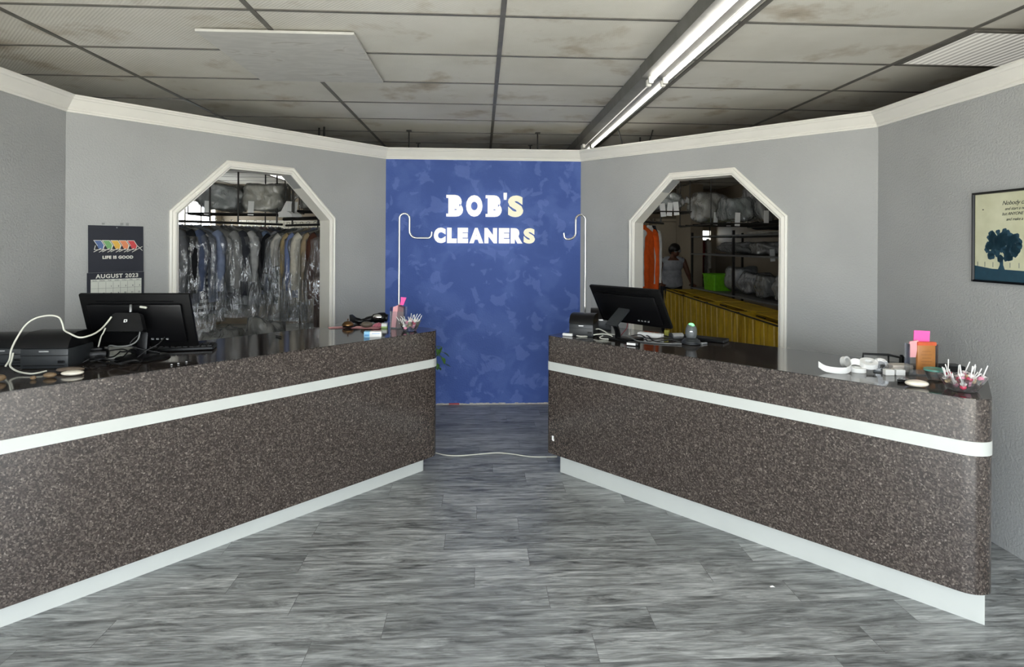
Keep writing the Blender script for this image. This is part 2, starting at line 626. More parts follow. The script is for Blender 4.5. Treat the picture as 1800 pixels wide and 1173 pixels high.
def sweep2(mb, path, prof, M=None):
    """profile points (offset to the left of the path, height out of its plane) swept along a mitred 2D path"""
    n = len(path)
    P = [Vector(p) for p in path]
    rows = []
    for i in range(n):
        d0 = (P[i] - P[i - 1]).normalized() if i else (P[1] - P[0]).normalized()
        d1 = (P[i + 1] - P[i]).normalized() if i < n - 1 else d0
        n0, n1 = Vector((-d0.y, d0.x)), Vector((-d1.y, d1.x))
        m = (n0 + n1).normalized()
        m = m / max(0.2, m.dot(n0))
        rows.append([(P[i].x + m.x * o, P[i].y + m.y * o, h) for o, h in prof])
    k = len(prof)
    vs = [v for r in rows for v in r]
    fs = [(i * k + j, i * k + (j + 1) % k, (i + 1) * k + (j + 1) % k, (i + 1) * k + j) for i in range(n - 1) for j in range(k)]
    fs += [tuple(range(k)), tuple(range((n - 1) * k, n * k))]
    mb.add(vs, fs, M)

def arch_trim(name, M, a, b, c, d, zc, zt):
    path = [(a, 0), (a, zc), (b, zt), (c, zt), (d, zc), (d, 0)]
    t = MB()
    # moulded casing, offsets measured inwards (right of an upward path is the opening)
    prof = [(0, 0), (0, 0.016), (-0.012, 0.022), (-0.020, 0.016), (-0.026, 0.017), (-0.034, 0.024), (-0.044, 0.024), (-0.052, 0.014), (-0.060, 0.012), (-0.060, -0.135), (-0.052, -0.135), (-0.052, 0)]
    sweep2(t, path, prof)
    return struct(place(t.build(name, M_TRIM), M))
arch_trim('trim_1', F_AL, 0.596, 0.995, 1.544, 1.949, 1.778, 2.176)
arch_trim('trim_2', F_AR, 0.555, 0.957, 1.524, 1.926, 1.780, 2.177)

cr = MB()
cprof = [(0.0, 2.366), (0.010, 2.366), (0.012, 2.376), (0.018, 2.380), (0.018, 2.388), (0.030, 2.402), (0.044, 2.424), (0.054, 2.440), (0.062, 2.444), (0.066, 2.452), (0.074, 2.458), (0.074, 2.468), (-0.125, 2.468), (-0.125, 2.462), (0.0, 2.462)]
sweep2(cr, [PL0, WL, B1, B2, WR, PR0], [(-o, h) for o, h in cprof])
struct(cr.build('trim_3', M_TRIM))

# ragged unpainted edge along the foot of the blue wall
rg = MB()
rr = random.Random(3)
for k in range(60):
    x0 = k / 60 * 1.88
    hh = 0.008 + rr.random() * 0.010
    rg.box((x0 + 0.016, hh / 2, 0.002), (0.033, hh, 0.004))
struct(place(rg.build('trim_4', plain('bare_plaster_edge', srgb(205, 200, 192), 0.8, var=0.15, vscale=40)), F_BLUE))
rs = MB(); rs.box((0.665, 0.010, 0.006), (0.10, 0.014, 0.005))
tag(place(rs.build('plastic_strip', plain('red_plastic', srgb(176, 70, 74), 0.5)), F_BLUE), 'short red strip lying against the foot of the blue wall', 'strip')

# outer shell
def slab(name, x0, x1, y0, y1, z0, z1, m):
    b = MB(); b.box(((x0 + x1) / 2, (y0 + y1) / 2, (z0 + z1) / 2), (x1 - x0, y1 - y0, z1 - z0))
    return struct(b.build(name, m))
wb = MB()
for (x0, x1, z0, z1) in ((XL, 4.36, 0, ZC), (4.6, XR, 0, ZC), (4.36, 4.6, 0, 1.66), (4.36, 4.6, 1.86, ZC)):
    wb.box(((x0 + x1) / 2, YB + 0.06, (z0 + z1) / 2), (x1 - x0, 0.12, z1 - z0))
struct(wb.build('wall_far_back', M_SHOP))
w3 = MB(); w3.box((4.48, YB + 0.03, 1.66), (0.26, 0.05, 0.02)); w3.box((4.48, YB + 0.03, 1.86), (0.26, 0.05, 0.02)); w3.box((4.48, YB + 0.03, 1.755), (0.25, 0.03, 0.012))
struct(w3.build('window_3', M_TRIM))
slab('wall_far_right', XR, XR + 0.12, YF, YB, 0, ZC, M_SHOP)
wl = MB()
for (y0, y1, z0, z1) in ((YF, 9.6, 0, ZC), (11.3, YB, 0, ZC), (9.6, 11.3, 0, 1.72), (9.6, 11.3, 2.3, ZC)):
    wl.box((XL - 0.06, (y0 + y1) / 2, (z0 + z1) / 2), (0.12, y1 - y0, z1 - z0))
struct(wl.build('wall_far_left', M_SHOP))
wn = MB()
for y in (9.6, 10.16, 10.73, 11.3):
    wn.box((XL - 0.04, y, 2.01), (0.05, 0.05, 0.58))
for z in (1.72, 2.3):
    wn.box((XL - 0.04, 10.45, z), (0.05, 1.75, 0.05))
struct(wn.build('window_1', M_TRIM))
wf = MB()
for (x0, x1, z0, z1) in ((XL, -4.7, 0, ZC), (-2.9, -2.45, 0, ZC), (-4.7, -2.9, 2.2, ZC), (-4.7, -2.9, 0, 0.5), (2.5, XR, 0, ZC), (-2.45, 2.5, 2.2, ZC), (-2.45, -0.75, 0, 0.12), (0.75, 2.5, 0, 0.12)):  # far-left opening is added, unseen, to light the ceiling beyond the left partition
    wf.box(((x0 + x1) / 2, YF - 0.06, (z0 + z1) / 2), (x1 - x0, 0.12, z1 - z0))
struct(wf.build('wall_front', M_FRONT))
sf = MB()
for x in (-2.43, -0.78, 0.78, 2.48):
    sf.box((x, YF - 0.03, 1.15), (0.06, 0.07, 2.1))
sf.box((0.02, YF - 0.03, 2.17), (4.9, 0.07, 0.06))
struct(sf.build('window_2', plain('aluminium_frame', srgb(150, 152, 154), 0.35, metal=0.7)))
pv = MB(); pv.box((0, -11.0, -0.05), (40, 20, 0.06))
struct(pv.build('outside_pavement', plain('pale_pavement', srgb(186, 182, 172), 0.9, var=0.08, vscale=3)))  # unseen pavement outside the storefront, bounces daylight into the lobby

# louvred door and the wall return beside it, at the back on the right
dr = MB()
dr.box((3.82, YB - 0.02, 1.01), (0.66, 0.04, 2.02))
for x in (3.52, 4.12):
    dr.box((x, YB - 0.05, 1.01), (0.10, 0.03, 2.02))
for z in (0.08, 1.0, 1.95):
    dr.box((3.82, YB - 0.05, z), (0.52, 0.03, 0.14))
for k in range(26):
    dr.box((3.82, YB - 0.048, 1.09 + k * 0.031), (0.5, 0.022, 0.020), Matrix.Translation((0, 0, 0)))
for x in (3.44, 4.20):
    dr.box((x, YB - 0.03, 1.04), (0.05, 0.06, 2.08))
dr.box((3.82, YB - 0.03, 2.06), (0.81, 0.06, 0.05))
struct(dr.build('door_1', plain('cream_door_paint', srgb(214, 202, 180), 0.5, var=0.04)))
slab('wall_return', 3.86, 4.09, 10.6, YB - 0.09, 0, ZC, plain('beige_return_paint', srgb(170, 158, 138), 0.6, var=0.04))

# ================================================================== CEILING FITTINGS
M_HOUS = plain('grimy_white_metal', srgb(104, 103, 99), 0.4, var=0.2, vscale=8)
M_TUBE = emit('lit_tube', (1.0, 0.97, 0.90, 1), 8.0)
def strip_light(y0, y1, x, label, tubes, hl=True):
    t = thing('strip_light', label, 'ceiling light', (x, y0, ZC), 0, None)
    L = y1 - y0 - 0.01
    h = MB()
    h.prism([(-0.115, -0.004), (-0.105, -0.075), (-0.03, -0.085), (0.0, -0.068), (0.03, -0.085), (0.105, -0.075), (0.115, -0.004)], 0, L, Matrix.Rotation(R(90), 4, 'X') @ Matrix.Scale(-1, 4, (0, 0, 1)))
    h.build('housing', M_HOUS, t)
    for tx in (-0.052, 0.04):
        if tx in tubes:
            b = MB(); b.tube([(tx, 0.05, -0.102), (tx, L - 0.05, -0.102)], 0.0115, 12)
            b.build('tube', M_TUBE, t, smooth=40)
        for yy in (0.03, L - 0.03):
            e = MB(); e.bbox((tx, yy, -0.096), (0.03, 0.035, 0.05), 0.006)
            e.build('socket', M_TRIM, t)
    return t
strip_light(1.20, 3.645, 1.105, 'long ceiling strip light nearest the lobby with both tubes lit', (-0.052, 0.04))
strip_light(3.645, 6.09, 1.112, 'ceiling strip light in the middle of the run with only its right tube lit', (0.04,))
strip_light(6.09, 8.53, 1.112, 'ceiling strip light at the far end of the run behind the blue wall', (0.04,))
strip_light(8.53, 10.97, 1.112, 'added strip light past the end of the run, unseen behind the blue wall, brightening the right workroom', (-0.052, 0.04))  # added lamp, out of view, to brighten the back of the right workroom
strip_light(8.3, 10.7, -3.11, 'ceiling strip light over the hanging clothes seen through the left archway', (-0.052, 0.04))

def troffer(x0, x1, y0, y1, label, e):
    t = thing('ceiling_troffer', label, 'ceiling light', ((x0 + x1) / 2, (y0 + y1) / 2, ZC))
    w, d = x1 - x0, y1 - y0
    f = MB()
    f.box((0, -d / 2 + 0.012, -0.006), (w, 0.024, 0.012)); f.box((0, d / 2 - 0.012, -0.006), (w, 0.024, 0.012))
    f.box((-w / 2 + 0.012, 0, -0.006), (0.024, d - 0.048, 0.012)); f.box((w / 2 - 0.012, 0, -0.006), (0.024, d - 0.048, 0.012))
    f.build('frame', M_TBAR, t)
    n = NT('prismatic_diffuser')
    wv = n.n('ShaderNodeTexWave', Scale=7.0, Distortion=0.3)
    n.l(n.coords(), wv.inputs['Vector'])
    ml = n.n('ShaderNodeMath', operation='MULTIPLY_ADD')
    n.l(wv.outputs['Fac'], ml.inputs[0])
    ml.inputs[1].default_value = e * 0.9
    ml.inputs[2].default_value = e * 0.4
    n.l(ml.outputs[0], n.b.inputs['Emission Strength'])
    n.b.inputs['Emission Color'].default_value = (1, 0.97, 0.88, 1)
    n.b.inputs['Base Color'].default_value = (0.45, 0.45, 0.41, 1)
    p = MB(); p.box((0, 0, -0.004), (w - 0.05, d - 0.05, 0.006))
    p.build('diffuser', n.m, t)
    return t
troffer(2.552, 3.744, 2.90, 3.49, 'lit ceiling panel light cut off by the top of the right wall', 0.40)
troffer(2.552, 3.744, 5.34, 5.93, 'far ceiling panel light just showing above the right archway wall', 0.35)

# board fixed under the ceiling tiles
bd = MB(); bd.bbox((-1.092, 3.595, ZC - 0.020), (0.824, 0.93, 0.016), 0.004)
t_b = NT('painted_board')
t_b.b.inputs['Roughness'].default_value = 0.7
nz = t_b.n('ShaderNodeTexNoise', Scale=3.0, Detail=3.0, Distortion=2.0)
t_b.l(t_b.coords((1, 3, 1)), nz.inputs['Vector'])
t_b.l(t_b.ramp(nz.outputs['Fac'], [(0.42, srgb(196, 194, 188)), (0.6, srgb(206, 204, 198)), (0.68, srgb(186, 182, 174))]), t_b.b.inputs['Base Color'])
tag(bd.build('ceiling_board', t_b.m), 'square white board fixed flat under the ceiling tiles, left of centre', 'board')

for i, (x, y, lab) in enumerate(((-0.723, 5.83, 'nearer thin dark rod hanging from the ceiling above the left side of the blue wall'),
                                 (-0.709, 6.54, 'farther thin dark rod hanging from the ceiling above the left side of the blue wall'),
                                 (0.557, 5.84, 'nearer thin dark rod hanging from the ceiling above the right side of the blue wall'),
                                 (0.544, 6.57, 'farther thin dark rod hanging from the ceiling above the right side of the blue wall'))):
    b = MB(); b.tube([(0, 0, 0), (0, 0, -0.95)], 0.007, 8); b.box((0, 0, -0.004), (0.05, 0.05, 0.006))
    tag(b.build('hanging_rod', M_STEEL, loc=(x, y, ZC - 0.008)), lab, 'rod', 'ceiling rods behind the blue wall')
b = MB(); b.tube([(1.291, 5.5, ZC - 0.01), (1.33, 5.52, 2.55), (1.36, 5.53, 2.44)], 0.006, 8)
tag(b.build('hanging_wire', M_STEEL), 'bent dark wire hanging from the ceiling just right of the strip light', 'wire')
b = MB(); b.tube([(1.36, 5.60, 2.46), (1.62, 5.62, 2.535), (1.66, 5.60, ZC - 0.01)], 0.007, 8)
tag(b.build('ceiling_brace', M_STEEL), 'slanting dark brace under the ceiling right of the strip light', 'brace')

# ================================================================== SIGN ON THE BLUE WALL
sign = thing('shop_sign', 'glowing white letters of the shop name on the blue wall', 'sign', (0, 0, 0))
sign.matrix_world = F_BLUE
M_LETW = emit('lit_white_letter', (1.0, 0.99, 0.96, 1), 0.92, 0.15)
M_LETY = emit('lit_yellowed_letter', (1.0, 0.96, 0.70, 1), 0.84, 0.15)
def letter(ch, px0, px1, z0, z1, m, slab_=False):
    me = text_mesh(ch, 1.0, 0.0, 0.06 if ch == 'S' else 0.085)
    xs = [v.co.x for v in me.vertices]; ys = [v.co.y for v in me.vertices]
    bm = bmesh.new(); bm.from_mesh(me)
    g = bmesh.ops.extrude_face_region(bm, geom=bm.faces[:])
    bmesh.ops.translate(bm, vec=(0, 0, 0.03), verts=[v for v in g['geom'] if isinstance(v, bmesh.types.BMVert)])
    bm.to_mesh(me); bm.free()
    X0 = -0.331 + (px0 - 786) * 0.00547 + 0.92
    X1 = -0.331 + (px1 - 786) * 0.00547 + 0.92
    sx, sy = (X1 - X0) / (max(xs) - min(xs)), (z1 - z0) / (max(ys) - min(ys))
    mb = MB()
    mb.mesh(me, Matrix.Translation((X0 - min(xs) * sx, z0 - min(ys) * sy, 0.004)) @ Matrix.Diagonal((sx, sy, 1, 1)))
    if slab_:
        w, h = X1 - X0, z1 - z0
        mb.box((X0 + 0.005, z0 + 0.014, 0.019), (0.05, 0.028, 0.03)); mb.box((X0 + 0.005, z1 - 0.014, 0.019), (0.05, 0.028, 0.03))
    mb.build('letter', m, sign)
for ch, a, b_, m, s_ in (('B', 788, 813.8, M_LETW, 1), ('O', 819, 848, M_LETW, 0), ('B', 857, 882, M_LETW, 1), ('S', 893, 920, M_LETY, 0)):
    letter(ch, a, b_, 1.818, 2.026, m, s_)
letter("'", 885, 891, 1.985, 2.052, M_LETW)
for ch, a, b_, m in (('C', 763, 783.5, M_LETW), ('L', 786, 803, M_LETW), ('E', 804.5, 823, M_LETW), ('A', 825, 850, M_LETW), ('N', 851.5, 874, M_LETW), ('E', 877, 896, M_LETW), ('R', 898, 919, M_LETW), ('S', 921, 941, M_LETY)):
    letter(ch, a, b_, 1.562, 1.711, m)

# ================================================================== COUNTERS
def rrect(s0, s1, n0, n1, rads, k=8):
    """rounded rectangle, radii for (s0,n0) (s1,n0) (s1,n1) (s0,n1)"""
    out = []
    for (cx, cy, r, a0) in ((s0 + rads[0], n0 + rads[0], rads[0], 180), (s1 - rads[1], n0 + rads[1], rads[1], 270),
                            (s1 - rads[2], n1 - rads[2], rads[2], 0), (s0 + rads[3], n1 - rads[3], rads[3], 90)):
        if r < 1e-4:
            out.append((cx, cy))
        else:
            out += [(cx + r * math.cos(R(a0 + 90 * i / k)), cy + r * math.sin(R(a0 + 90 * i / k))) for i in range(k + 1)]
    return out
class Counter:
    def __init__(s, o, ang, top):
        s.o, s.a, s.top = Vector((o[0], o[1], 0)), ang, top
        s.M = Matrix.Rotation(ang, 4, 'Z')
    def at(s, a, n, dz=0.0):
        p = s.o + s.M @ Vector((a, n, 0))
        return (p.x, p.y, s.top + dz)
CL = Counter((-1.887, 2.396), math.atan2(0.716, 0.698), 0.958)
CR = Counter((0.456, 3.963), math.atan2(-0.739, 0.673), 0.932)
def counter(K, label, s0, s1, n1, rads, zb, band, kick, krads, wkick):
    t = thing('service_counter', label, 'counter', tuple(K.o), K.a)
    up = MB()
    lean = lambda pts: [(a - max(0.0, n - 0.07) * wkick if a > 1 else a, n) for a, n in pts]
    out = lean(rrect(s0, s1, 0, n1, rads))
    up.prism(out, zb, band[0]); up.prism(out, band[1], K.top - 0.005)
    up.build('body', M_LAM, t, smooth=40)
    bo = lean(rrect(s0 - 0.002, s1 + 0.002, -0.003, n1 + 0.002, [r + 0.002 if r else 0 for r in rads]))
    bn = MB(); bn.prism(bo, band[0], band[1]); bn.build('trim_band', M_WHITE_LAM, t, smooth=40)
    tp = MB(); tp.prism(out, K.top - 0.005, K.top); tp.build('counter_top', M_LAMTOP, t, smooth=40)
    kk = MB(); kk.prism(lean(rrect(kick[0], kick[1], kick[2], n1 - 0.06, krads)), 0.0, zb); kk.build('kick_plate', M_WHITE_LAM, t, smooth=40)
    return t
counter(CL, 'long brown speckled counter with white stripes on the left side of the lobby', -0.25, 2.315, 0.72, (0.02, 0.09, 0.05, 0.02), 0.102, (0.713, 0.768), (-0.22, 2.225, 0.06), (0, 0.03, 0, 0), 0)
counter(CR, 'brown speckled counter with white stripes on the right side of the lobby', -0.01, 2.345, 0.68, (0.03, 0.095, 0.10, 0.05), 0.135, (0.700, 0.757), (0.05, 2.325, 0.065), (0.02, 0, 0, 0), 0.13)

# ================================================================== THINGS ON THE COUNTERS
ZL, ZR = CL.top, CR.top
def plane_frame(a, b, c):
    """frame with origin a, x towards b, y towards c (made square)"""
    a, b, c = Vector(a), Vector(b), Vector(c)
    x = (b - a).normalized()
    z = x.cross(c - a).normalized()
    y = z.cross(x)
    return Matrix(((x.x, y.x, z.x, a.x), (x.y, y.y, z.y, a.y), (x.z, y.z, z.z, a.z), (0, 0, 0, 1)))

def monitor(label, tl, tr, bl, w, h, base, kind):
    t = thing('computer_monitor', label, 'monitor', base)
    T = Matrix.Translation(-Vector(base))
    # local frame: x along the top edge, y down the back, z towards the lobby (back of the screen faces it)
    M = T @ plane_frame(tl, tr, bl)
    if (M.to_3x3() @ Vector((0, 0, 1))).y > 0:
        F = M @ Matrix.Diagonal((1, 1, -1, 1))
    else:
        F = M
    p = MB(); p.bbox((w / 2, h / 2, -0.012), (w, h, 0.022), 0.006, F); p.build('screen_panel', M_BLACKM, t, smooth=40)
    b = MB(); b.bbox((w / 2, h * 0.52, 0.010), (w * 0.86, h * 0.72, 0.024), 0.012, F)
    b.box((w / 2, h * 0.13, 0.001), (w * 0.7, 0.006, 0.004), F)
    b.build('rear_cover', M_BLACK, t, smooth=40)
    pt = MB()
    for k in range(4):
        pt.box((w * (0.62 + 0.045 * k), h * 0.80, 0.0235), (0.012, 0.008, 0.006), F)
    pt.build('port_row', M_SILVER, t)
    g = MB(); g.box((w / 2, h / 2, -0.0235), (w - 0.03, h - 0.03, 0.002), F); g.build('screen_glass', plain('dark_screen', srgb(12, 13, 16), 0.12), t)
    return t, F

# --- left till: monitor
mb_l = CL.at(0.60, 0.36)
tl, F = monitor('black computer monitor seen from behind on the left counter, below the calendar', (-2.050, 3.08, 1.285), (-1.503, 3.085, 1.285), (-2.048, 3.18, 1.0), 0.547, 0.305, mb_l, 0)
bx, by, bz = mb_l
s_ = MB(); s_.lathe([(0.0, 0.0), (0.118, 0.0), (0.125, 0.004), (0.120, 0.010), (0.06, 0.015), (0.0, 0.016)], 40)
s_.build('base', M_BLACK, tl, smooth=50)
n_ = MB(); n_.bbox((-0.03, 0.05, 0.10), (0.055, 0.03, 0.18), 0.008, Matrix.Rotation(R(-8), 4, 'X'))
n_.build('neck', M_BLACK, tl, smooth=40)


# mini computer clipped to the monitor's back
mp_ = thing('mini_computer', 'small black computer box with a pale square mark fixed to the left monitor', 'computer', (-1.78, 3.03, 1.10))
fr_ = MB()
poly = [(-0.055, 0.093), (0.055, 0.093), (0.066, 0.085), (0.094, 0.010), (0.090, 0.0), (-0.088, 0.0), (-0.092, 0.008), (-0.066, 0.085)]
fr_.prism(poly, 0.0, 0.035, Matrix.Rotation(R(74), 4, 'X') @ Matrix.Translation((0, 0, -0.01)))
fr_.build('case', M_BLACK, mp_, smooth=30)
lg = MB()
Q = Matrix.Rotation(R(74), 4, 'X') @ Matrix.Translation((0.002, 0.052, 0.0262))
lg.box((-0.006, 0.0, 0), (0.004, 0.014, 0.001), Q); lg.box((0.0, 0.006, 0), (0.014, 0.004, 0.001), Q); lg.box((0.006, 0.001, 0), (0.004, 0.012, 0.001), Q); lg.box((-0.002, -0.005, 0), (0.008, 0.004, 0.001), Q)
lg.build('mark', M_WHITEP, mp_)
for nm, pp, m in (('video_plug', [(-1.765, 3.04, 1.20), (-1.768, 3.045, 1.215), (-1.782, 3.07, 1.23)], M_SILVER), ('usb_plug', [(-1.737, 3.075, 1.222), (-1.705, 3.06, 1.220), (-1.698, 3.058, 1.218)], M_CABLE_W)):
    q = MB(); q.tube([Vector(p) - Vector((-1.78, 3.03, 1.10)) for p in pp], 0.006, 8, 3)
    q.build(nm, m, mp_, smooth=50)

# --- receipt printers
def printer(label, loc, rz, w, d, h, slot=True):
    t = thing('receipt_printer', label, 'printer', loc, rz)
    b = MB(); b.bbox((0, 0, h * 0.29), (w, d, h * 0.58), 0.008)
    b.build('case', M_DGREY, t, smooth=40)
    side = [(-d / 2, h * 0.585), (-d / 2 + 0.006, h * 0.74), (-d / 2 + 0.03, h * 0.92), (-d / 2 + 0.065, h), (d / 2 - 0.05, h), (d / 2 - 0.012, h * 0.93), (d / 2, h * 0.8), (d / 2, h * 0.585)]
    l = MB(); l.prism(side, -w / 2, w / 2, Matrix(((0, 0, 1, 0), (1, 0, 0, 0), (0, 1, 0, 0), (0, 0, 0, 1))))
    l.build('paper_lid', M_BLACK, t, smooth=35)
    n = MB(); n.box((0, -d / 2 - 0.001, h * 0.50), (w * 0.2, 0.002, 0.006)); n.build('name_strip', M_SILVER, t)
    g = MB(); g.box((0, -d / 2 - 0.0005, h * 0.38), (w * 0.98, 0.002, 0.003)); g.box((0, -d / 2 - 0.0005, h * 0.10), (w * 0.85, 0.002, 0.004)); g.build('seam', M_BLACK, t)
    k = MB(); k.bbox((w * 0.36, -d / 2 - 0.002, h * 0.2), (0.03, 0.006, 0.012), 0.002); k.build('button', M_BLACK, t)
    return t
printer('dark receipt printer with rounded lid, right of the two on the left counter', (-2.035, 2.925, ZL), R(3), 0.21, 0.20, 0.165)
printer('dark receipt printer at the left edge of the photo, on the left counter', (-2.290, 2.99, ZL), R(3), 0.22, 0.18, 0.145)
p = CR.at(0.150, 0.205); printer('dark receipt printer at the inner end of the right counter, nearer the front', p, R(-22), 0.165, 0.19, 0.148)
p = CR.at(0.072, 0.510); printer('dark receipt printer half hidden behind the other one and the right monitor', p, R(-12), 0.15, 0.15, 0.155)

# --- right till: monitor
mb_r = CR.at(0.40, 0.25)
tr_, F2 = monitor('black computer monitor tilted back on an arm stand on the right counter', (0.732, 3.947, 1.274), (1.071, 3.489, 1.274), (0.838, 4.03, 1.04), 0.570, 0.285, mb_r, 1)
T = Matrix.Translation(-Vector(mb_r))
b = MB(); b.bbox((0.02, 0.0, 0.006), (0.24, 0.19, 0.012), 0.005, Matrix.Rotation(R(-50), 4, 'Z')); b.build('base', M_BLACK, tr_, smooth=40)
b = MB(); b.tube([(0, 0, 0.010), (-0.012, -0.02, 0.06), (-0.045, -0.075, 0.112)], [0.019, 0.018, 0.020], 12, 4); b.build('neck', M_BLACK, tr_, smooth=50)
arm = MB()
A0, A1 = Vector((-0.075, -0.105, 0.104)), Vector((0.040, -0.062, 0.226))
dv = (A1 - A0).normalized(); sd = Vector((0.62, -0.78, 0)); up_ = dv.cross(sd).normalized()
vs = [A0 - sd * 0.045, A0 + sd * 0.045, A1 + sd * 0.045, A1 - sd * 0.045]
arm.add([tuple(v) for v in vs] + [tuple(v + up_ * 0.012) for v in vs], [(0, 1, 2, 3), (7, 6, 5, 4), (0, 4, 5, 1), (1, 5, 6, 2), (2, 6, 7, 3), (3, 7, 4, 0)])
arm.build('tilt_arm', M_DGREY, tr_)

# --- cables
def cable(name, label, pts, r, m, k=6, cat='cable', group=None):
    b = MB(); b.tube(pts, r, 8, k)
    return tag(b.build(name, m, smooth=60), label, cat, group)
cable('white_cable', 'long white cable looping up over the left printer into the small black computer',
      [(-2.142, 2.75, 0.988), (-2.148, 2.78, 1.013), (-2.156, 2.8, 1.054), (-2.131, 2.8, 1.109), (-2.109, 2.82, 1.164), (-2.08, 2.84, 1.193), (-2.036, 2.86, 1.204), (-2.003, 2.88, 1.193), (-1.985, 2.88, 1.161), (-1.977, 2.88, 1.132), (-1.94, 2.86, 1.12), (-1.893, 2.86, 1.10), (-1.867, 2.9, 1.105), (-1.857, 2.95, 1.122), (-1.856, 3.0, 1.15), (-1.846, 3.02, 1.178)], 0.0042, M_CABLE_W)
cable('white_cable', 'short white cable curling in front of the right printer on the left counter',
      [(-2.14, 2.79, 1.04), (-2.128, 2.765, 1.01), (-2.114, 2.74, 0.99), (-2.069, 2.72, 0.972), (-2.011, 2.7, 0.966), (-1.977, 2.7, 0.966), (-1.957, 2.74, 0.968)], 0.004, M_CABLE_W)
cable('grey_cable', 'pale grey cable hanging in a loop under the small black computer on the left monitor',
      [(-1.712, 3.03, 1.105), (-1.719, 3.02, 1.061), (-1.752, 3.01, 1.037), (-1.807, 3.01, 1.031), (-1.866, 3.04, 1.03), (-1.917, 3.1, 0.99), (-1.93, 3.13, 0.964)], 0.0036, M_CABLE_G)
cable('white_cable', 'thin white plug lead dropping from the small computer to the left counter top',
      [(-1.862, 3.0, 1.125), (-1.873, 3.0, 1.100), (-1.89, 3.01, 1.079), (-1.922, 3.04, 1.02), (-1.945, 3.06, 0.964)], 0.0034, M_CABLE_W)
rnd = random.Random(11)
for i, lab in enumerate(('black cable nearest the front edge in the tangle beside the left monitor', 'black cable looping widest in the tangle beside the left monitor', 'black cable crossing the white paper beside the left monitor', 'black cable rising to the back of the left monitor', 'black cable running from the left printer towards the left monitor base')):
    pts = []
    s0, n0 = 0.33 + 0.02 * i, 0.26 + 0.06 * i
    for k in range(7):
        pts.append(CL.at(s0 + 0.045 * k + rnd.uniform(-0.02, 0.02), n0 + 0.09 * math.sin(k * 1.1 + i * 1.3), 0.005 + (0.03 if k % 3 == 1 else 0.012) * rnd.random() + 0.003 * i))
    if i == 3:
        pts.append((-1.80, 3.10, 1.02)); pts.append((-1.76, 3.12, 1.08))
    cable('black_cable', lab, pts, 0.0036, M_CABLE_B, 5, group='black cables beside the left monitor')
cable('black_cable', 'thin black lead hanging from the ports of the left monitor', [(-1.64, 3.12, 1.06), (-1.655, 3.09, 1.03), (-1.70, 3.06, 1.0), (-1.73, 3.03, 0.968)], 0.003, M_CABLE_B)
cable('white_cable', 'white cable lying in a loop beside the front printer on the right counter',
      [(0.642, 3.900, 0.940), (0.668, 3.895, 0.9365), (0.714, 3.89, 0.938), (0.764, 3.88, 0.950), (0.814, 3.86, 0.957), (0.86, 3.84, 0.952), (0.872, 3.82, 0.9365), (0.850, 3.785, 0.9365), (0.800, 3.79, 0.9365), (0.783, 3.82, 0.940), (0.81, 3.845, 0.948)], 0.004, M_CABLE_W)
cable('white_cable', 'white cable arching up behind the looped one on the right counter', [(0.741, 3.93, 0.942), (0.748, 3.94, 0.958), (0.766, 3.95, 0.972), (0.806, 3.97, 0.975), (0.837, 3.93, 0.965), (0.861, 3.9, 0.952), (0.90, 3.86, 0.952)], 0.004, M_CABLE_W)
cable('grey_cable', 'grey cable running along the right counter from the monitor stand to the scanner',
      [(0.934, 3.80, 0.960), (0.97, 3.75, 0.953), (1.0, 3.70, 0.938), (1.065, 3.64, 0.937), (1.137, 3.6, 0.937), (1.203, 3.58, 0.937), (1.247, 3.57, 0.940)], 0.0045, M_CABLE_G)
for i, lab in enumerate(('black cable lying behind the neck of the right monitor stand', 'black cable snaking below the right monitor towards the scanner', 'black cable curled nearest the back edge under the right monitor')):
    pts = [CR.at(0.42 + 0.06 * k, 0.34 + 0.07 * i + 0.05 * math.sin(k * 1.3 + i), 0.006 + 0.012 * ((k + i) % 2)) for k in range(7)]
    cable('black_cable', lab, pts, 0.0036, M_CABLE_B, 5)
cable('red_cable', 'thin red lead hanging under the right monitor', [(0.98, 3.86, 1.05), (0.975, 3.86, 1.0), (0.95, 3.85, 0.97), (0.93, 3.86, 0.942)], 0.0026, plain('red_cable', srgb(120, 40, 48), 0.45))
cable('floor_wire', 'thin white wire lying on the floor across the gap between the counters',
      [(-0.357, 4.376, 0.003), (-0.27, 4.31, 0.003), (-0.184, 4.288, 0.003), (-0.10, 4.295, 0.003), (0.024, 4.320, 0.003), (0.13, 4.335, 0.003), (0.234, 4.307, 0.003), (0.36, 4.25, 0.003), (0.48, 4.241, 0.003), (0.56, 4.24, 0.003)], 0.0035, M_CABLE_W, 8, 'wire')

# --- stones
def pebble(name, label, loc, d, rz, m, seed, dz=0.0):
    r_ = random.Random(seed)
    a, b_, c = (r_.uniform(0, 6) for _ in range(3))
    o = MB(); o.ell((0, 0, d[2]), d, None, 24, 14, lambda u: 1 + 0.05 * math.sin(2 * u.x + a) + 0.04 * math.sin(3 * u.y + b_))
    return tag(o.build(name, m, smooth=True, loc=(loc[0], loc[1], loc[2] + dz), rotz=rz), label, 'stone')
M_ST_W = plain('white_stone', srgb(236, 228, 212), 0.35, var=0.08, vscale=30)
M_ST_B = plain('brown_stone', srgb(126, 104, 78), 0.4, var=0.25, vscale=40)
M_ST_T = plain('tan_stone', srgb(112, 98, 86), 0.4, var=0.18, vscale=30)
M_ST_G = plain('grey_green_stone', srgb(92, 84, 72), 0.35, var=0.12, vscale=30)
pebble('pebble', 'flat white stone at the front edge of the left counter', CL.at(0.262, 0.150), (0.046, 0.026, 0.011), R(14), M_ST_W, 1, 0.001)
pebble('pebble', 'long tan stone behind the white one on the left counter', CL.at(0.270, 0.235), (0.058, 0.026, 0.012), R(8), M_ST_T, 2, 0.001)
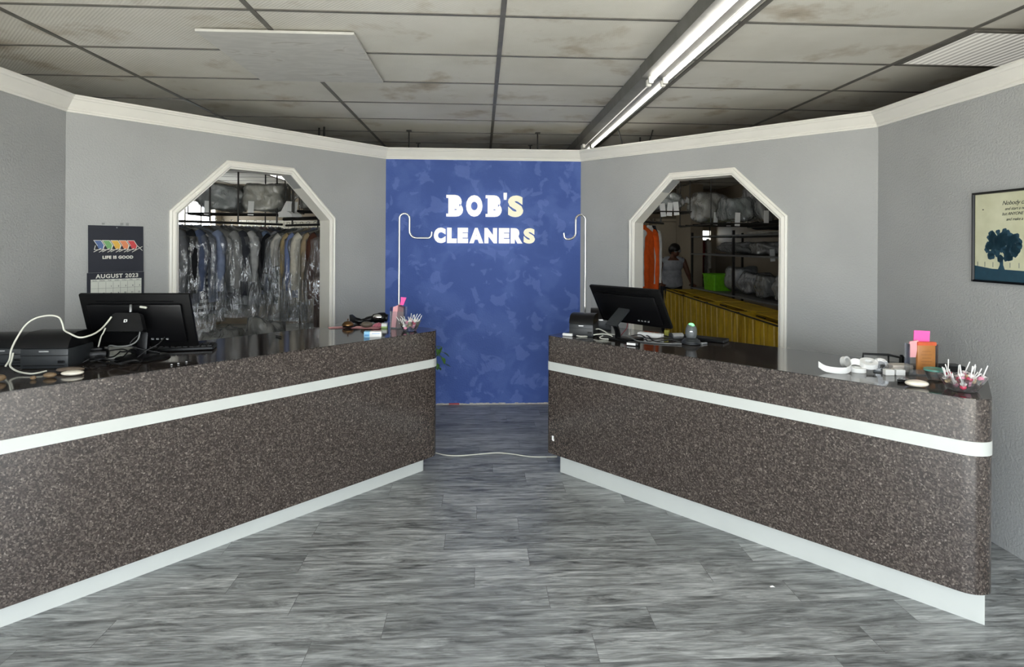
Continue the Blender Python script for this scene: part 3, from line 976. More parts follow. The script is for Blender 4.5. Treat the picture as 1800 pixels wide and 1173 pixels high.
pebble('pebble', 'small brown stone left of the white one on the left counter', CL.at(0.188, 0.170), (0.026, 0.020, 0.011), R(5), M_ST_B, 3, 0.001)
pebble('pebble', 'smallest tan pebble beside the brown stone on the left counter', CL.at(0.130, 0.172), (0.012, 0.010, 0.008), R(5), M_ST_B, 4, 0.001)
pebble('pebble', 'brown stone cut off by the left edge of the photo on the left counter', CL.at(0.028, 0.225), (0.024, 0.020, 0.016), R(40), M_ST_B, 5, 0.001)
pebble('pebble', 'grey stone just right of the left monitor base', CL.at(0.885, 0.43), (0.028, 0.017, 0.012), R(20), M_ST_T, 6, 0.001)
pebble('pebble', 'dark olive stone on the pink paper near the counter bell', CL.at(2.02, 0.455), (0.042, 0.026, 0.020), R(10), M_ST_G, 7, 0.004)
pebble('pebble', 'white and tan flat stone at the right end of the right counter', CR.at(2.085, 0.085), (0.048, 0.028, 0.015), R(-18), M_ST_W, 8, 0.001)
# loose bits by the left monitor
for i, (a, n) in enumerate(((0.635, 0.062), (0.668, 0.070), (0.71, 0.085))):
    o = MB(); o.ell((0, 0, 0.004), (0.006, 0.005, 0.004), None, 12, 8)
    tag(o.build('glass_bead', M_SILVER, smooth=True, loc=CL.at(a, n)), ('leftmost', 'middle', 'rightmost')[i] + ' of three tiny shiny beads at the front edge right of the left monitor', 'bead', 'beads on the left counter')
o = MB(); o.box((0, 0, 0.0015), (0.10, 0.075, 0.003), Matrix.Rotation(0.35, 4, 'Z')); o.box((0.05, -0.01, 0.0035), (0.07, 0.06, 0.002), Matrix.Rotation(0.1, 4, 'Z'))
tag(o.build('folded_paper', M_WHITEP, loc=CL.at(0.52, 0.50)), 'folded white paper among the cables left of the monitor base', 'paper')
o = MB(); o.bbox((0, 0, 0.011), (0.40, 0.12, 0.020), 0.005)
for k in range(4):
    for j in range(13):
        o.bbox((-0.18 + 0.03 * j, -0.04 + 0.026 * k, 0.023), (0.024, 0.02, 0.008), 0.002, None, 1)
tag(o.build('keyboard', M_BLACK, loc=CL.at(0.80, 0.50), rotz=R(14)), 'black keyboard lying behind the left monitor', 'keyboard')
o = MB(); o.tube([(0, 0, 0.006), (0.045, -0.05, 0.007)], 0.005, 8); o.tube([(0.045, -0.05, 0.007), (0.052, -0.058, 0.007)], [0.005, 0.002], 8); o.box((0.012, -0.012, 0.0125), (0.006, 0.03, 0.002), Matrix.Rotation(0, 4, 'Z'))
tag(o.build('pen', M_BLACK, loc=CL.at(1.40, 0.54)), 'black pen lying alone on the left counter top', 'pen')
# small dark adapter beside the left printer
o = MB(); o.bbox((0, 0, 0.028), (0.10, 0.07, 0.05), 0.015); o.bbox((0.0, 0, 0.058), (0.06, 0.05, 0.02), 0.01)
tag(o.build('power_adapter', M_BLACK, smooth=40, loc=CL.at(0.43, 0.47), rotz=R(20)), 'black power adapter lump between the left printer and the monitor', 'adapter')

# --- far end of the left counter
t = thing('counter_bell', 'aged brass call bell on pink paper near the end of the left counter', 'bell', CL.at(1.935, 0.56, 0.003), 0)
b = MB(); b.lathe([(0.036, 0), (0.038, 0.004), (0.034, 0.010), (0.014, 0.012)], 28); b.build('base', M_BLACK, t, smooth=50)
b = MB(); b.lathe([(0.040, 0.013), (0.041, 0.016), (0.037, 0.027), (0.026, 0.038), (0.010, 0.043), (0.0, 0.044)], 28); b.build('dome', M_BRASS, t, smooth=True)
b = MB(); b.lathe([(0.003, 0.043), (0.003, 0.052), (0.006, 0.054), (0.006, 0.058), (0.0, 0.060)], 14); b.build('plunger', M_BRASS, t, smooth=True)
def sheet(name, label, loc, w, d, rz, m, wav=0.004, cat='paper', group=None, seed=0):
    r_ = random.Random(seed)
    a, c = r_.uniform(0, 6), r_.uniform(2, 4)
    f = lambda u, v, e=0.0: ((u - 0.5) * w, (v - 0.5) * d, 0.0015 + e + wav * (1 + math.sin(c * u * 2 + a)) * (0.4 + 0.6 * v))
    o = MB(); o.grid(lambda u, v: f(u, v), 10, 6); o.grid(lambda u, v: f(u, v, 0.0008), 10, 6)
    return tag(o.build(name, m, loc=loc, rotz=rz, smooth=True), label, cat, group)
sheet('pink_slip', 'pale pink paper slip under the counter bell, its corner sticking out left', CL.at(1.90, 0.60), 0.16, 0.10, R(20), M_PINK, 0.0)
sheet('pink_slip', 'larger creased pink paper slip under the dark olive stone', CL.at(2.02, 0.45), 0.20, 0.11, R(-10), M_PINK, 0.001, seed=3)
b = MB()
for k in range(5):
    b.tube([(0.012 * k - 0.03, -0.01 + 0.006 * (k % 2), 0.006), (0.012 * k - 0.018, 0.02, 0.018 + 0.004 * (k % 3)), (0.012 * k - 0.008, 0.035, 0.008)], 0.005, 6, 3)
tag(b.build('crumpled_slip', plain('deep_pink_paper', srgb(206, 122, 138), 0.6), loc=CL.at(2.07, 0.40, 0.006), smooth=50), 'crumpled pink paper scrap right of the dark olive stone', 'paper')
# black and chrome hand scanner lying behind
t = thing('hand_scanner', 'black and chrome hand scanner lying at the far end of the left counter', 'scanner', CL.at(2.14, 0.60), R(0))
b = MB(); b.tube([(-0.10, 0.0, 0.030), (-0.06, 0, 0.022), (0.0, 0, 0.035), (0.05, 0, 0.045), (0.10, 0.0, 0.05), (0.135, 0, 0.045)], [0.022, 0.018, 0.024, 0.034, 0.038, 0.028], 14, 4); b.build('body', M_BLACK, t, smooth=50)
b = MB(); b.prism([(-0.14, 0.07), (-0.125, 0.07), (-0.075, 0.03), (-0.09, 0.012), (-0.135, 0.012)], -0.02, 0.02, Matrix.Rotation(R(90), 4, 'X')); b.build('nozzle', M_BLACKM, t)
b = MB(); b.ell((0.07, -0.020, 0.055), (0.045, 0.022, 0.022), None, 18, 10); b.build('chrome_window', M_CHROME, t, smooth=True)
b = MB(); b.lathe([(0.018, 0), (0.026, 0.004), (0.030, 0.014), (0.026, 0.024), (0.018, 0.028)], 20)
tag(b.build('tape_roll', M_WHITEP, smooth=40, loc=CL.at(2.09, 0.69, 0.001)), 'small white roll peeping over the hand scanner on the left counter', 'roll')
t = thing('note_pad', 'white notepad with a green base edge beside the pink form holder', 'notepad', CL.at(2.105, 0.365, 0.001), R(0))
b = MB(); b.box((0, 0, 0.006), (0.04, 0.05, 0.012)); b.build('green_base', plain('lime_green_card', srgb(150, 178, 110), 0.5), t)
b = MB(); b.box((0, 0, 0.022), (0.038, 0.048, 0.020)); b.build('paper_block', M_WHITEP, t)
t = thing('tissue_box', 'small blue and white box at the front edge of the left counter', 'box', CL.at(1.822, 0.102), R(3))
b = MB(); b.box((0.018, 0, 0.017), (0.072, 0.05, 0.034)); b.build('carton', M_WHITEP, t)
b = MB(); b.box((-0.036, 0, 0.017), (0.036, 0.05, 0.034)); b.build('blue_end', plain('pale_blue_card', srgb(140, 198, 230), 0.5), t)
b = MB(); b.box((-0.036, -0.0255, 0.012), (0.028, 0.001, 0.010)); b.box((0.02, -0.0255, 0.022), (0.05, 0.001, 0.003)); b.build('print', plain('blue_print', srgb(90, 150, 205), 0.5), t)

def form_holder(name, label, loc, rz, h, wood, tagc):
    """clear acrylic holder with a stack of pink forms and a paper tag sticking up"""
    t = thing(name, label, 'holder', loc, rz)
    w, d = 0.10, 0.06
    b = MB()
    b.box((0, 0, 0.002), (w, d, 0.004)); b.box((-w / 2, 0, h * .5), (0.003, d, h)); b.box((w / 2, 0, h * .5), (0.003, d, h)); b.box((0, d / 2, h * .5), (w, 0.003, h)); b.box((0, -d / 2, h * 0.4), (w, 0.003, h * 0.8))
    b.build('acrylic_box', M_ACRYL, t)
    return t
# left holder: forms side-on, narrow face towards the lobby
t = form_holder('form_holder', 'clear holder of pink forms with a hot pink tag on the left counter', CL.at(2.165, 0.285), R(-14), 0.15, 0, 0)
t.scale = (1, 1, 1)
b = MB(); b.prism([(-0.045, 0.008), (-0.012, 0.008), (0.006, 0.165), (-0.030, 0.150)], -0.026, 0.026, Matrix.Rotation(R(90), 4, 'X')); b.build('pink_forms', M_PINK, t)
b = MB(); b.prism([(-0.006, 0.008), (0.04, 0.008), (0.044, 0.145), (0.006, 0.160)], -0.022, 0.022, Matrix.Rotation(R(90), 4, 'X')); b.build('brown_card', plain('mauve_card', srgb(124, 92, 98), 0.6), t)
b = MB(); b.prism([(0.004, 0.165), (0.03, 0.16), (0.052, 0.215), (0.012, 0.218), (0.012, 0.19)], -0.016, -0.010, Matrix.Rotation(R(90), 4, 'X')); b.build('pink_tag', M_HOT, t)

M_WRAP = plain('waxy_wrapper', srgb(232, 226, 224), 0.3, var=0.06)
# --- bowls of lollipops
def lolly_bowl(label, loc, rz, rad, h, lol, nlol, grp, seed, llab, pal=(0, 1, 2, 3, 4)):
    t = thing('candy_bowl', label, 'bowl', loc, rz)
    b = MB()
    seg = 12
    prof = [(0.55, 0.0), (0.62, 0.004), (0.80, 0.45), (1.0, 1.0), (0.97, 1.0), (0.77, 0.47), (0.58, 0.07), (0.0, 0.06)]
    vs, fs = [], []
    for j, (r_, z) in enumerate(prof):
        for k in range(seg * 2):
            a = PI * k / seg
            kk = 1 + (0.10 if k % 2 == 0 else -0.06) * z
            vs.append((rad * r_ * kk * math.cos(a), rad * r_ * kk * math.sin(a), h * z * (1 + 0.10 * (k % 2 == 0) * z)))
    n = seg * 2
    for j in range(len(prof) - 1):
        for k in range(n):
            k2 = (k + 1) % n
            fs.append((j * n + k, j * n + k2, (j + 1) * n + k2, (j + 1) * n + k))
    fs.append(tuple(range(n - 1, -1, -1)))
    b.add(vs, fs)
    b.build('bowl', M_ACRYL, t)
    r_ = random.Random(seed)
    cols = [plain('candy_' + c, srgb(*v), 0.25, var=0.15) for c, v in (('red', (196, 70, 96)), ('pink', (228, 150, 176)), ('cream', (226, 200, 160)), ('green', (170, 190, 150)), ('orange', (222, 150, 110)))]
    for i in range(nlol):
        a = 2 * PI * i / nlol * 2.4 + r_.uniform(-0.2, 0.2)
        rr_ = rad * (0.30 + 0.22 * (i % 3))
        zz = h * 0.16 + 0.016 * (i // 6) + 0.008
        L = thing('lollipop', llab, 'lollipop', (loc[0] + rr_ * math.cos(a), loc[1] + rr_ * math.sin(a), loc[2] + zz), a, grp)
        c = MB(); c.ell((0, 0, 0.006), (0.0125, 0.0125, 0.011), None, 12, 8); c.build('candy', cols[pal[i % len(pal)]], L, smooth=True)
        q = r_.uniform(0.25, 0.85)
        s2 = MB(); s2.tube([(0.006, 0, 0.012), (0.006 + lol * math.sin(q), r_.uniform(-0.02, 0.02), 0.012 + lol * math.cos(q))], 0.0024, 6); s2.build('stick', M_WHITEP, L)
        wv = MB(); wv.lathe([(0.004, 0.012), (0.013, 0.024), (0.009, 0.021), (0.003, 0.014)], 7, Matrix.Rotation(0.5, 4, 'Y')); wv.build('wrapper', M_WRAP, L)
lolly_bowl('clear fluted bowl of lollipops at the inner end of the left counter', CL.at(2.145, 0.135, 0.001), 0.2, 0.072, 0.062, 0.058, 18, 'lollipops in the left bowl', 5, 'white stick lollipop in the clear bowl at the end of the left counter', (1, 2, 1, 3, 0))
lolly_bowl('clear fluted bowl of pink lollipops at the right end of the right counter', CR.at(2.235, 0.165, 0.001), 0.4, 0.084, 0.058, 0.056, 18, 'lollipops in the right bowl', 9, 'white stick lollipop in the clear bowl on the right counter', (1, 0, 1, 2))

# --- garment hooks
def hook_stand(label, loc, rz, H, out):
    t = thing('garment_hook_stand', label, 'hook stand', loc, rz)
    b = MB(); b.lathe([(0.030, 0), (0.030, 0.006), (0.012, 0.012), (0.010, 0.03)], 20); b.build('foot', M_CHROME, t, smooth=40)
    r_ = 0.037
    pts = [(0, 0, 0.01), (0, 0, H - r_)]
    pts += [(r_ - r_ * math.cos(R(a)), 0, H - r_ + r_ * math.sin(R(a))) for a in range(20, 181, 20)]
    z2 = H - r_ - 0.09
    pts += [(2 * r_, 0, z2)]
    q = 0.05
    pts += [(2 * r_ + q - q * math.cos(R(a)), 0, z2 - q * math.sin(R(a))) for a in range(18, 91, 18)]
    x3 = 2 * r_ + q + out
    pts += [(x3, 0, z2 - q)]
    pts += [(x3 + 0.025 * math.sin(R(a)), 0, z2 - q + 0.025 - 0.025 * math.cos(R(a))) for a in range(20, 91, 20)]
    pts += [(x3 + 0.027, 0, z2 - q + 0.045)]
    b = MB(); b.tube(pts, 0.0075, 12); b.build('bent_tube', M_CHROME, t, smooth=60)
    return t
hook_stand('tall chrome garment hook rising from the inner end of the left counter', CL.at(2.245, 0.385), R(-4), 1.772 - ZL, 0.085)
hook_stand('tall chrome garment hook rising behind the printer on the right counter', CR.at(0.035, 0.365), R(190), 1.768 - ZR, 0.012)

# --- scanner and bits on the right counter
t = thing('barcode_scanner', 'grey barcode scanner in its cradle with a green light, right of the right monitor', 'scanner', CR.at(0.845, 0.400), R(-20))
b = MB(); b.lathe([(0.050, 0), (0.058, 0.004), (0.056, 0.018), (0.040, 0.034), (0.026, 0.042), (0.0, 0.044)], 28); b.ell((0.0, -0.03, 0.014), (0.045, 0.03, 0.014), None, 20, 10); b.build('cradle', M_DGREY, t, smooth=50)
b = MB(); b.tube([(0, 0.022, 0.03), (0, 0.026, 0.06), (0, 0.02, 0.095), (0, 0.008, 0.115)], [0.016, 0.018, 0.022, 0.018], 12, 4); b.build('handle', M_DGREY, t, smooth=50)
b = MB(); b.ell((0.0, -0.012, 0.075), (0.036, 0.026, 0.058), Matrix.Rotation(R(-8), 4, 'X'), 22, 14); b.build('head', M_MGREY, t, smooth=True)
b = MB(); b.ell((0.0, -0.010, 0.126), (0.016, 0.014, 0.007), None, 14, 8); b.ell((0.010, -0.016, 0.120), (0.010, 0.010, 0.006), None, 12, 8); b.build('green_light', emit('green_indicator', (0.25, 1.0, 0.35, 1), 1.2), t, smooth=True)
b = MB(); b.box((0, -0.0385, 0.078), (0.016, 0.002, 0.004), Matrix.Rotation(R(-6), 4, 'X')); b.build('name_strip', M_SILVER, t)
t = thing('silver_canister', 'silver cylinder lying on its side left of the barcode scanner', 'canister', CR.at(0.690, 0.500, 0.0), R(10))
b = MB(); b.cyl((0, 0, -0.04), 0.021, 0.08, 22, Matrix.Translation((0, 0, 0.0215)) @ Matrix.Rotation(R(90), 4, 'Y')); b.build('tube', M_SILVER, t, smooth=40)
b = MB(); b.cyl((0, 0, -0.046), 0.022, 0.010, 22, Matrix.Translation((0, 0, 0.0222)) @ Matrix.Rotation(R(90), 4, 'Y')); b.build('cap', M_DGREY, t, smooth=40)
t = thing('card_reader', 'little black and white card reader at the front edge of the right counter', 'card reader', CR.at(0.625, 0.085), R(-32))
b = MB(); b.bbox((0, 0, 0.011), (0.075, 0.05, 0.022), 0.004); b.build('case', M_BLACK, t, smooth=40)
b = MB(); b.box((-0.006, -0.0255, 0.012), (0.055, 0.002, 0.014)); b.build('white_label', M_WHITEP, t)
o = MB(); o.bbox((0, 0, 0.006), (0.05, 0.018, 0.012), 0.003); o.bbox((-0.02, 0, 0.0062), (0.012, 0.0185, 0.0125), 0.003)
tag(o.build('usb_stick', M_SILVER, smooth=40, loc=CR.at(0.905, 0.45), rotz=R(30)), 'small white stick lying right of the barcode scanner', 'stick')
o = MB(); o.ell((0, 0, 0.009), (0.006, 0.014, 0.009), None, 14, 8)
tag(o.build('clear_cap', M_SILVER, smooth=True, loc=CR.at(0.855, 0.487), rotz=R(-20)), 'tiny clear cap between the barcode scanner and the white stick', 'cap')
o = MB(); o.bbox((0, 0, 0.016), (0.17, 0.05, 0.030), 0.004)
tag(o.build('white_box', M_WHITEP, loc=CR.at(0.530, 0.44), rotz=R(-40)), 'long white box lying behind the right monitor stand', 'box')
o = MB(); o.bbox((0, 0, 0.010), (0.07, 0.02, 0.018), 0.004)
tag(o.build('white_adapter', M_WHITEP, loc=CR.at(0.110, 0.078), rotz=R(-28)), 'flat white adapter at the foot of the front printer on the right counter', 'adapter')
o = MB(); o.bbox((0, 0, 0.024), (0.03, 0.02, 0.046), 0.002)
tag(o.build('yellow_box', plain('olive_yellow_card', srgb(150, 148, 60), 0.6), loc=CR.at(0.60, 0.53), rotz=R(-40)), 'small olive yellow box standing under the right monitor', 'box')
o = MB(); o.bbox((0, 0, 0.011), (0.36, 0.11, 0.020), 0.005)
tag(o.build('keyboard', M_BLACK, loc=CR.at(0.80, 0.59), rotz=R(-40)), 'black keyboard lying behind the right monitor', 'keyboard')

# curled paper strip and rolls
def ribbon(path, w, th, m, name, label, loc, rz, cat='paper'):
    P = catmull([Vector(p) for p in path], 6)
    b = MB(); n = len(P); vs = []
    for i, p in enumerate(P):
        t_ = (P[min(i + 1, n - 1)] - P[max(i - 1, 0)]).normalized()
        s_ = Vector((0, 0, 1))
        q = t_.cross(s_)
        q = q.normalized() if q.length > 1e-4 else Vector((1, 0, 0))
        for a_, b2 in ((0, 0), (0, w), (th, w), (th, 0)):
            vs.append(tuple(p + q * a_ + s_ * b2))
    fs = [(i * 4 + k, i * 4 + (k + 1) % 4, (i + 1) * 4 + (k + 1) % 4, (i + 1) * 4 + k) for i in range(n - 1) for k in range(4)] + [(0, 1, 2, 3), ((n - 1) * 4 + 3, (n - 1) * 4 + 2, (n - 1) * 4 + 1, (n - 1) * 4)]
    b.add(vs, fs)
    return tag(b.build(name, m, loc=loc, rotz=rz, smooth=40), label, cat)
ribbon([(-0.13, -0.02, 0.022), (-0.105, -0.04, 0.006), (-0.06, -0.055, 0.001), (-0.01, -0.045, 0.002), (0.02, -0.015, 0.012), (0.03, 0.02, 0.026), (0.055, 0.035, 0.032), (0.075, 0.02, 0.03)], 0.030, 0.0016, M_WHITEP, 'paper_ribbon', 'long curling white paper strip left of the white rolls on the right counter', CR.at(1.77, 0.20), R(-12))
def roll(label, loc, rz, r0, r1, w, tilt=0.0):
    b = MB(); b.lathe([(r0, 0), (r1, 0), (r1, w), (r0, w), (r0, 0)], 28, Matrix.Rotation(tilt, 4, 'X'))
    return tag(b.build('ribbon_roll', M_WHITEP, loc=loc, rotz=rz, smooth=40), label, 'roll', 'white rolls on the right counter')
roll('flat white roll lying lowest among the rolls on the right counter', CR.at(1.815, 0.240, 0.001), 0, 0.016, 0.036, 0.022)
roll('white roll on edge at the left of the rolls on the right counter', CR.at(1.735, 0.305, 0.029), R(20), 0.018, 0.028, 0.022, R(76))
roll('wide white roll leaning on top of the others on the right counter', CR.at(1.850, 0.285, 0.030), R(-20), 0.018, 0.040, 0.024, R(18))
# black open tray, tape dispenser
t = thing('wire_tray', 'black slanted wire tray behind the white rolls', 'tray', CR.at(1.870, 0.47, 0.001), R(-10))
b = MB()
a4 = [(-0.075, 0.04, 0.062), (0.045, 0.04, 0.056), (0.085, -0.045, 0.006), (0.07, -0.055, 0.006)]
b.tube([(-0.08, 0.04, 0.004), (-0.075, 0.04, 0.058), (0.045, 0.035, 0.056), (0.085, 0.0, 0.05), (0.055, -0.06, 0.005)], 0.006, 8); b.tube([(-0.08, 0.04, 0.006), (0.055, -0.06, 0.006)], 0.006, 8); b.tube([(0.045, 0.035, 0.056), (0.02, -0.02, 0.006)], 0.004, 8)
b.build('frame', M_BLACK, t, smooth=50)
b = MB(); b.box((-0.015, 0.0, 0.004), (0.10, 0.06, 0.004)); b.build('base', M_BLACKM, t)
t = thing('tape_dispenser', 'clear tape dispenser between the white rolls and the two white boxes', 'tape dispenser', CR.at(1.895, 0.315), R(-30))
b = MB(); b.lathe([(0.020, -0.010), (0.034, -0.010), (0.034, 0.010), (0.020, 0.010), (0.020, -0.010)], 24, Matrix.Translation((0, 0, 0.037)) @ Matrix.Rotation(R(90), 4, 'X')); b.build('tape', M_ACRYL, t, smooth=40)
b = MB(); b.bbox((0.015, 0, 0.004), (0.09, 0.026, 0.008), 0.003); b.build('base', M_MGREY, t)
o = MB(); o.bbox((0, 0, 0.014), (0.042, 0.03, 0.028), 0.003)
tag(o.build('white_box', M_WHITEP, loc=CR.at(1.938, 0.275), rotz=R(-8)), 'left of two small white boxes beside the brown menu holder', 'box', 'little boxes on the right counter')
tag(o.build('white_box', M_WHITEP, loc=CR.at(1.975, 0.310), rotz=R(-8)), 'right of two small white boxes beside the brown menu holder', 'box', 'little boxes on the right counter')
o = MB()
for k in range(5):
    o.box((0.002 * (k % 2), 0, 0.006 + 0.007 * k), (0.10, 0.06, 0.006), Matrix.Rotation(0.06 * (k - 2), 4, 'Z'))
tag(o.build('slip_stack', plain('mixed_slips', srgb(206, 196, 186), 0.6, var=0.1), loc=CR.at(1.955, 0.400), rotz=R(-8)), 'stack of loose paper slips behind the two small white boxes', 'papers')
# brown display with pink forms
t = thing('menu_holder', 'brown card display holder with pink sheets sticking out of the top', 'holder', CR.at(2.050, 0.395), R(-6))
b = MB(); b.bbox((0.018, 0.0, 0.080), (0.088, 0.020, 0.156), 0.012); b.build('brown_card', plain('kraft_brown', srgb(176, 116, 58), 0.45, var=0.10, vscale=14), t, smooth=40)
b = MB()
for k in range(6):
    b.box((0.016, -0.0108, 0.035 + 0.016 * k), (0.05 - 0.01 * (k % 2), 0.001, 0.002))
b.build('faint_print', plain('brown_print', srgb(140, 92, 50), 0.6), t)
b = MB(); b.box((0.018, 0.0, 0.152), (0.086, 0.024, 0.016)); b.build('orange_edge', plain('orange_card', srgb(208, 92, 50), 0.5), t)
b = MB(); b.box((0.0, 0.014, 0.186), (0.074, 0.004, 0.052), Matrix.Rotation(0.04, 4, 'Y')); b.build('hot_pink_sheet', M_HOT, t)
b = MB(); b.prism([(-0.062, 0.085), (-0.030, 0.085), (-0.018, 0.160), (-0.020, 0.168), (-0.058, 0.160)], -0.004, 0.004, Matrix.Rotation(R(90), 4, 'X')); b.build('pale_pink_sheet', M_PINK, t)
b = MB(); b.box((0.0, -0.016, 0.014), (0.135, 0.003, 0.028)); b.box((0.0, 0.022, 0.075), (0.135, 0.003, 0.15)); b.box((0.0, 0.003, 0.0025), (0.135, 0.05, 0.005)); b.box((-0.066, 0.003, 0.075), (0.003, 0.04, 0.15)); b.box((0.066, 0.003, 0.075), (0.003, 0.04, 0.15)); b.build('acrylic_stand', M_ACRYL, t)
# black letter rack behind it
o = MB(); o.prism([(0, 0), (0.05, 0), (0.05, 0.02), (0.018, 0.06), (0.008, 0.06)], -0.004, 0.004, Matrix.Rotation(R(90), 4, 'X')); o.box((0.06, 0.0, 0.006), (0.16, 0.06, 0.012)); o.prism([(0.13, 0.0), (0.165, 0.0), (0.155, 0.05), (0.135, 0.055)], -0.004, 0.004, Matrix.Rotation(R(90), 4, 'X'))
tag(o.build('desk_rack', M_BLACK, loc=CR.at(1.925, 0.545, 0.001), rotz=R(-14)), 'black desk rack half hidden behind the brown menu holder', 'rack')
t = thing('magnifier', 'small clear and black hand lens left of the flat white stone on the right counter', 'lens', CR.at(2.020, 0.160), R(-20))
b = MB(); b.tube([(-0.03, -0.022, 0.007), (0.0, -0.024, 0.007), (0.02, -0.02, 0.007)], 0.007, 10, 3); b.build('black_grip', M_BLACK, t, smooth=50)
b = MB(); b.lathe([(0.026, 0.0), (0.028, 0.003), (0.022, 0.012), (0.010, 0.017), (0.0, 0.018)], 22, Matrix.Translation((0.006, 0.012, 0.001))); b.build('clear_lens', M_ACRYL, t, smooth=True)
t = thing('card_box', 'low dark card box at the back of the right counter behind the lollipops', 'box', CR.at(2.130, 0.510), R(-14))
b = MB(); b.box((0, 0, 0.022), (0.13, 0.07, 0.044)); b.build('box', M_BLACKM, t)
b = MB(); b.box((0.03, 0, 0.0455), (0.05, 0.06, 0.003)); b.build('lid_card', M_DGREY, t)
t = thing('dish', 'clear dish with a teal rim left of the lollipop bowl', 'dish', CR.at(2.120, 0.290), R(0))
b = MB(); b.lathe([(0.022, 0), (0.03, 0.004), (0.045, 0.05), (0.042, 0.05), (0.028, 0.008), (0.0, 0.006)], 24); b.build('dish', M_ACRYL, t, smooth=40)
b = MB(); b.lathe([(0.043, 0.046), (0.047, 0.048), (0.046, 0.056), (0.042, 0.054)], 24); b.build('rim', plain('teal_plastic', srgb(90, 160, 146), 0.3), t, smooth=40)
# small marks low down
o = MB(); o.box((0, 0, 0), (0.014, 0.003, 0.03)); o.box((0.006, -0.001, -0.012), (0.012, 0.003, 0.012))
q = CR.at(0.052, -0.003); tag(o.build('white_sticker', M_WHITEP, loc=(q[0], q[1], 0.245), rotz=CR.a), 'tiny white sticker low on the inner end of the right counter', 'sticker')
o = MB(); o.add([(-0.012, -0.004, 0.001), (0.012, -0.006, 0.001), (0.008, 0.008, 0.001), (-0.006, 0.007, 0.001), (0, 0, 0.006)], [(0, 1, 4), (1, 2, 4), (2, 3, 4), (3, 0, 4), (3, 2, 1, 0)])
tag(o.build('paper_scrap', M_WHITEP, loc=(1.329, 2.589, 0.0)), 'tiny white paper scrap alone on the floor in front of the right counter', 'scrap')

# --- trailing plant behind the end of the left counter
t = thing('trailing_plant', 'green leafy plant peeping past the inner end of the left counter', 'plant', (-0.515, 5.02, 0.70))
pt = MB(); pt.lathe([(0.05, 0.0), (0.07, 0.12), (0.075, 0.13), (0.066, 0.13), (0.0, 0.11)], 24, Matrix.Translation((0, 0, -0.36))); pt.build('pot', plain('terracotta', srgb(150, 88, 62), 0.7), t, smooth=40)
st = MB(); lf = MB()
r_ = random.Random(4)
M_LEAF = plain('glossy_leaf', srgb(66, 112, 44), 0.35, var=0.35, vscale=40)
for k in range(16):
    a = R(-60 + 12 * k)
    L_ = 0.12 + 0.14 * r_.random()
    p0 = Vector((0, 0, -0.24)); p1 = Vector((math.cos(a) * L_ * .6, math.sin(a) * L_ * .6, -0.12 + 0.12 * r_.random())); p2 = Vector((math.cos(a) * L_, math.sin(a) * L_, -0.22 + 0.24 * r_.random()))
    st.tube([p0, p1, p2], 0.003, 6, 4)
    for p in (p1, p2):
        Mx = Matrix.Translation(p) @ Matrix.Rotation(r_.uniform(0, 6.3), 4, 'Z') @ Matrix.Rotation(r_.uniform(0.3, 1.3), 4, 'Y')
        lf.add([(0, 0, 0), (0.022, 0.020, 0.004), (0.045, 0.016, 0.0), (0.068, 0, -0.012), (0.045, -0.016, 0), (0.022, -0.020, 0.004), (0.03, 0, -0.004)], [(0, 1, 6), (1, 2, 6), (2, 3, 6), (3, 4, 6), (4, 5, 6), (5, 0, 6)], Mx)
st.build('stems', plain('plant_stem', srgb(84, 110, 60), 0.5), t)
lf.build('leaves', M_LEAF, t, smooth=True, fix=False)
b = MB(); b.lathe([(0.09, 0), (0.10, 0.0), (0.10, 0.02), (0.03, 0.03), (0.03, 0.322), (0.09, 0.326), (0.09, 0.338), (0.0, 0.338)], 24)
q = (-0.515, 5.02)
tag(b.build('plant_stand', M_STEEL, loc=(q[0], q[1], 0), smooth=40), 'dark pedestal stand carrying the leafy plant behind the left counter', 'stand')

# ================================================================== ON THE LOBBY WALLS
# calendar (angled left wall)
cal = thing('wall_calendar', 'navy wall calendar with a row of coloured deck chairs, on the angled left wall', 'calendar', (0, 0, 0))
cal.matrix_world = F_AL @ Matrix.Translation((0.117, 0, 0.004))
M_NAVY = plain('navy_card', srgb(26, 30, 44), 0.5, var=0.06)
M_INK = plain('cream_ink', srgb(228, 226, 216), 0.5, var=0.02)
b = MB(); b.grid(lambda u, v: (0.315 * u, 1.355 + 0.305 * v, 0.010 * (1 - v) + 0.001), 2, 2); b.grid(lambda u, v: (0.315 * u, 1.355 + 0.305 * v, 0.010 * (1 - v) + 0.004), 2, 2); b.build('top_leaf', M_NAVY, cal)
b = MB(); b.box((0.158, 1.205, 0.004), (0.325, 0.295, 0.004)); b.build('month_leaf', M_NAVY, cal)
b = MB(); b.box((0.160, 1.185, 0.0068), (0.290, 0.250, 0.001)); b.build('date_grid', plain('calendar_paper', srgb(216, 218, 208), 0.6, var=0.02), cal)
ink = MB()
for k in range(1, 7):
    ink.box((0.015 + 0.29 * k / 7, 1.178, 0.0076), (0.0012, 0.228, 0.0004))
for k in range(0, 6):
    ink.box((0.160, 1.296 - 0.045 * k, 0.0076), (0.288, 0.0012, 0.0004))
for k, w_ in enumerate(('SUN', 'MON', 'TUE', 'WED', 'THU', 'FRI', 'SAT')):
    ink.mesh(text_mesh(w_, 0.012, 0.0002, 0, 'CENTER'), Matrix.Translation((0.015 + 0.29 * (k + .5) / 7, 1.2985, 0.0077)))
for d_ in range(1, 32):
    kk = d_ + 1
    ink.mesh(text_mesh(str(d_), 0.014, 0.0002, 0.0004, 'RIGHT'), Matrix.Translation((0.015 + 0.29 * (kk % 7 + .82) / 7, 1.2985 - 0.045 * (kk // 7) - 0.040, 0.0077)))
ink.build('date_print', plain('grey_ink', srgb(90, 92, 92), 0.6), cal)
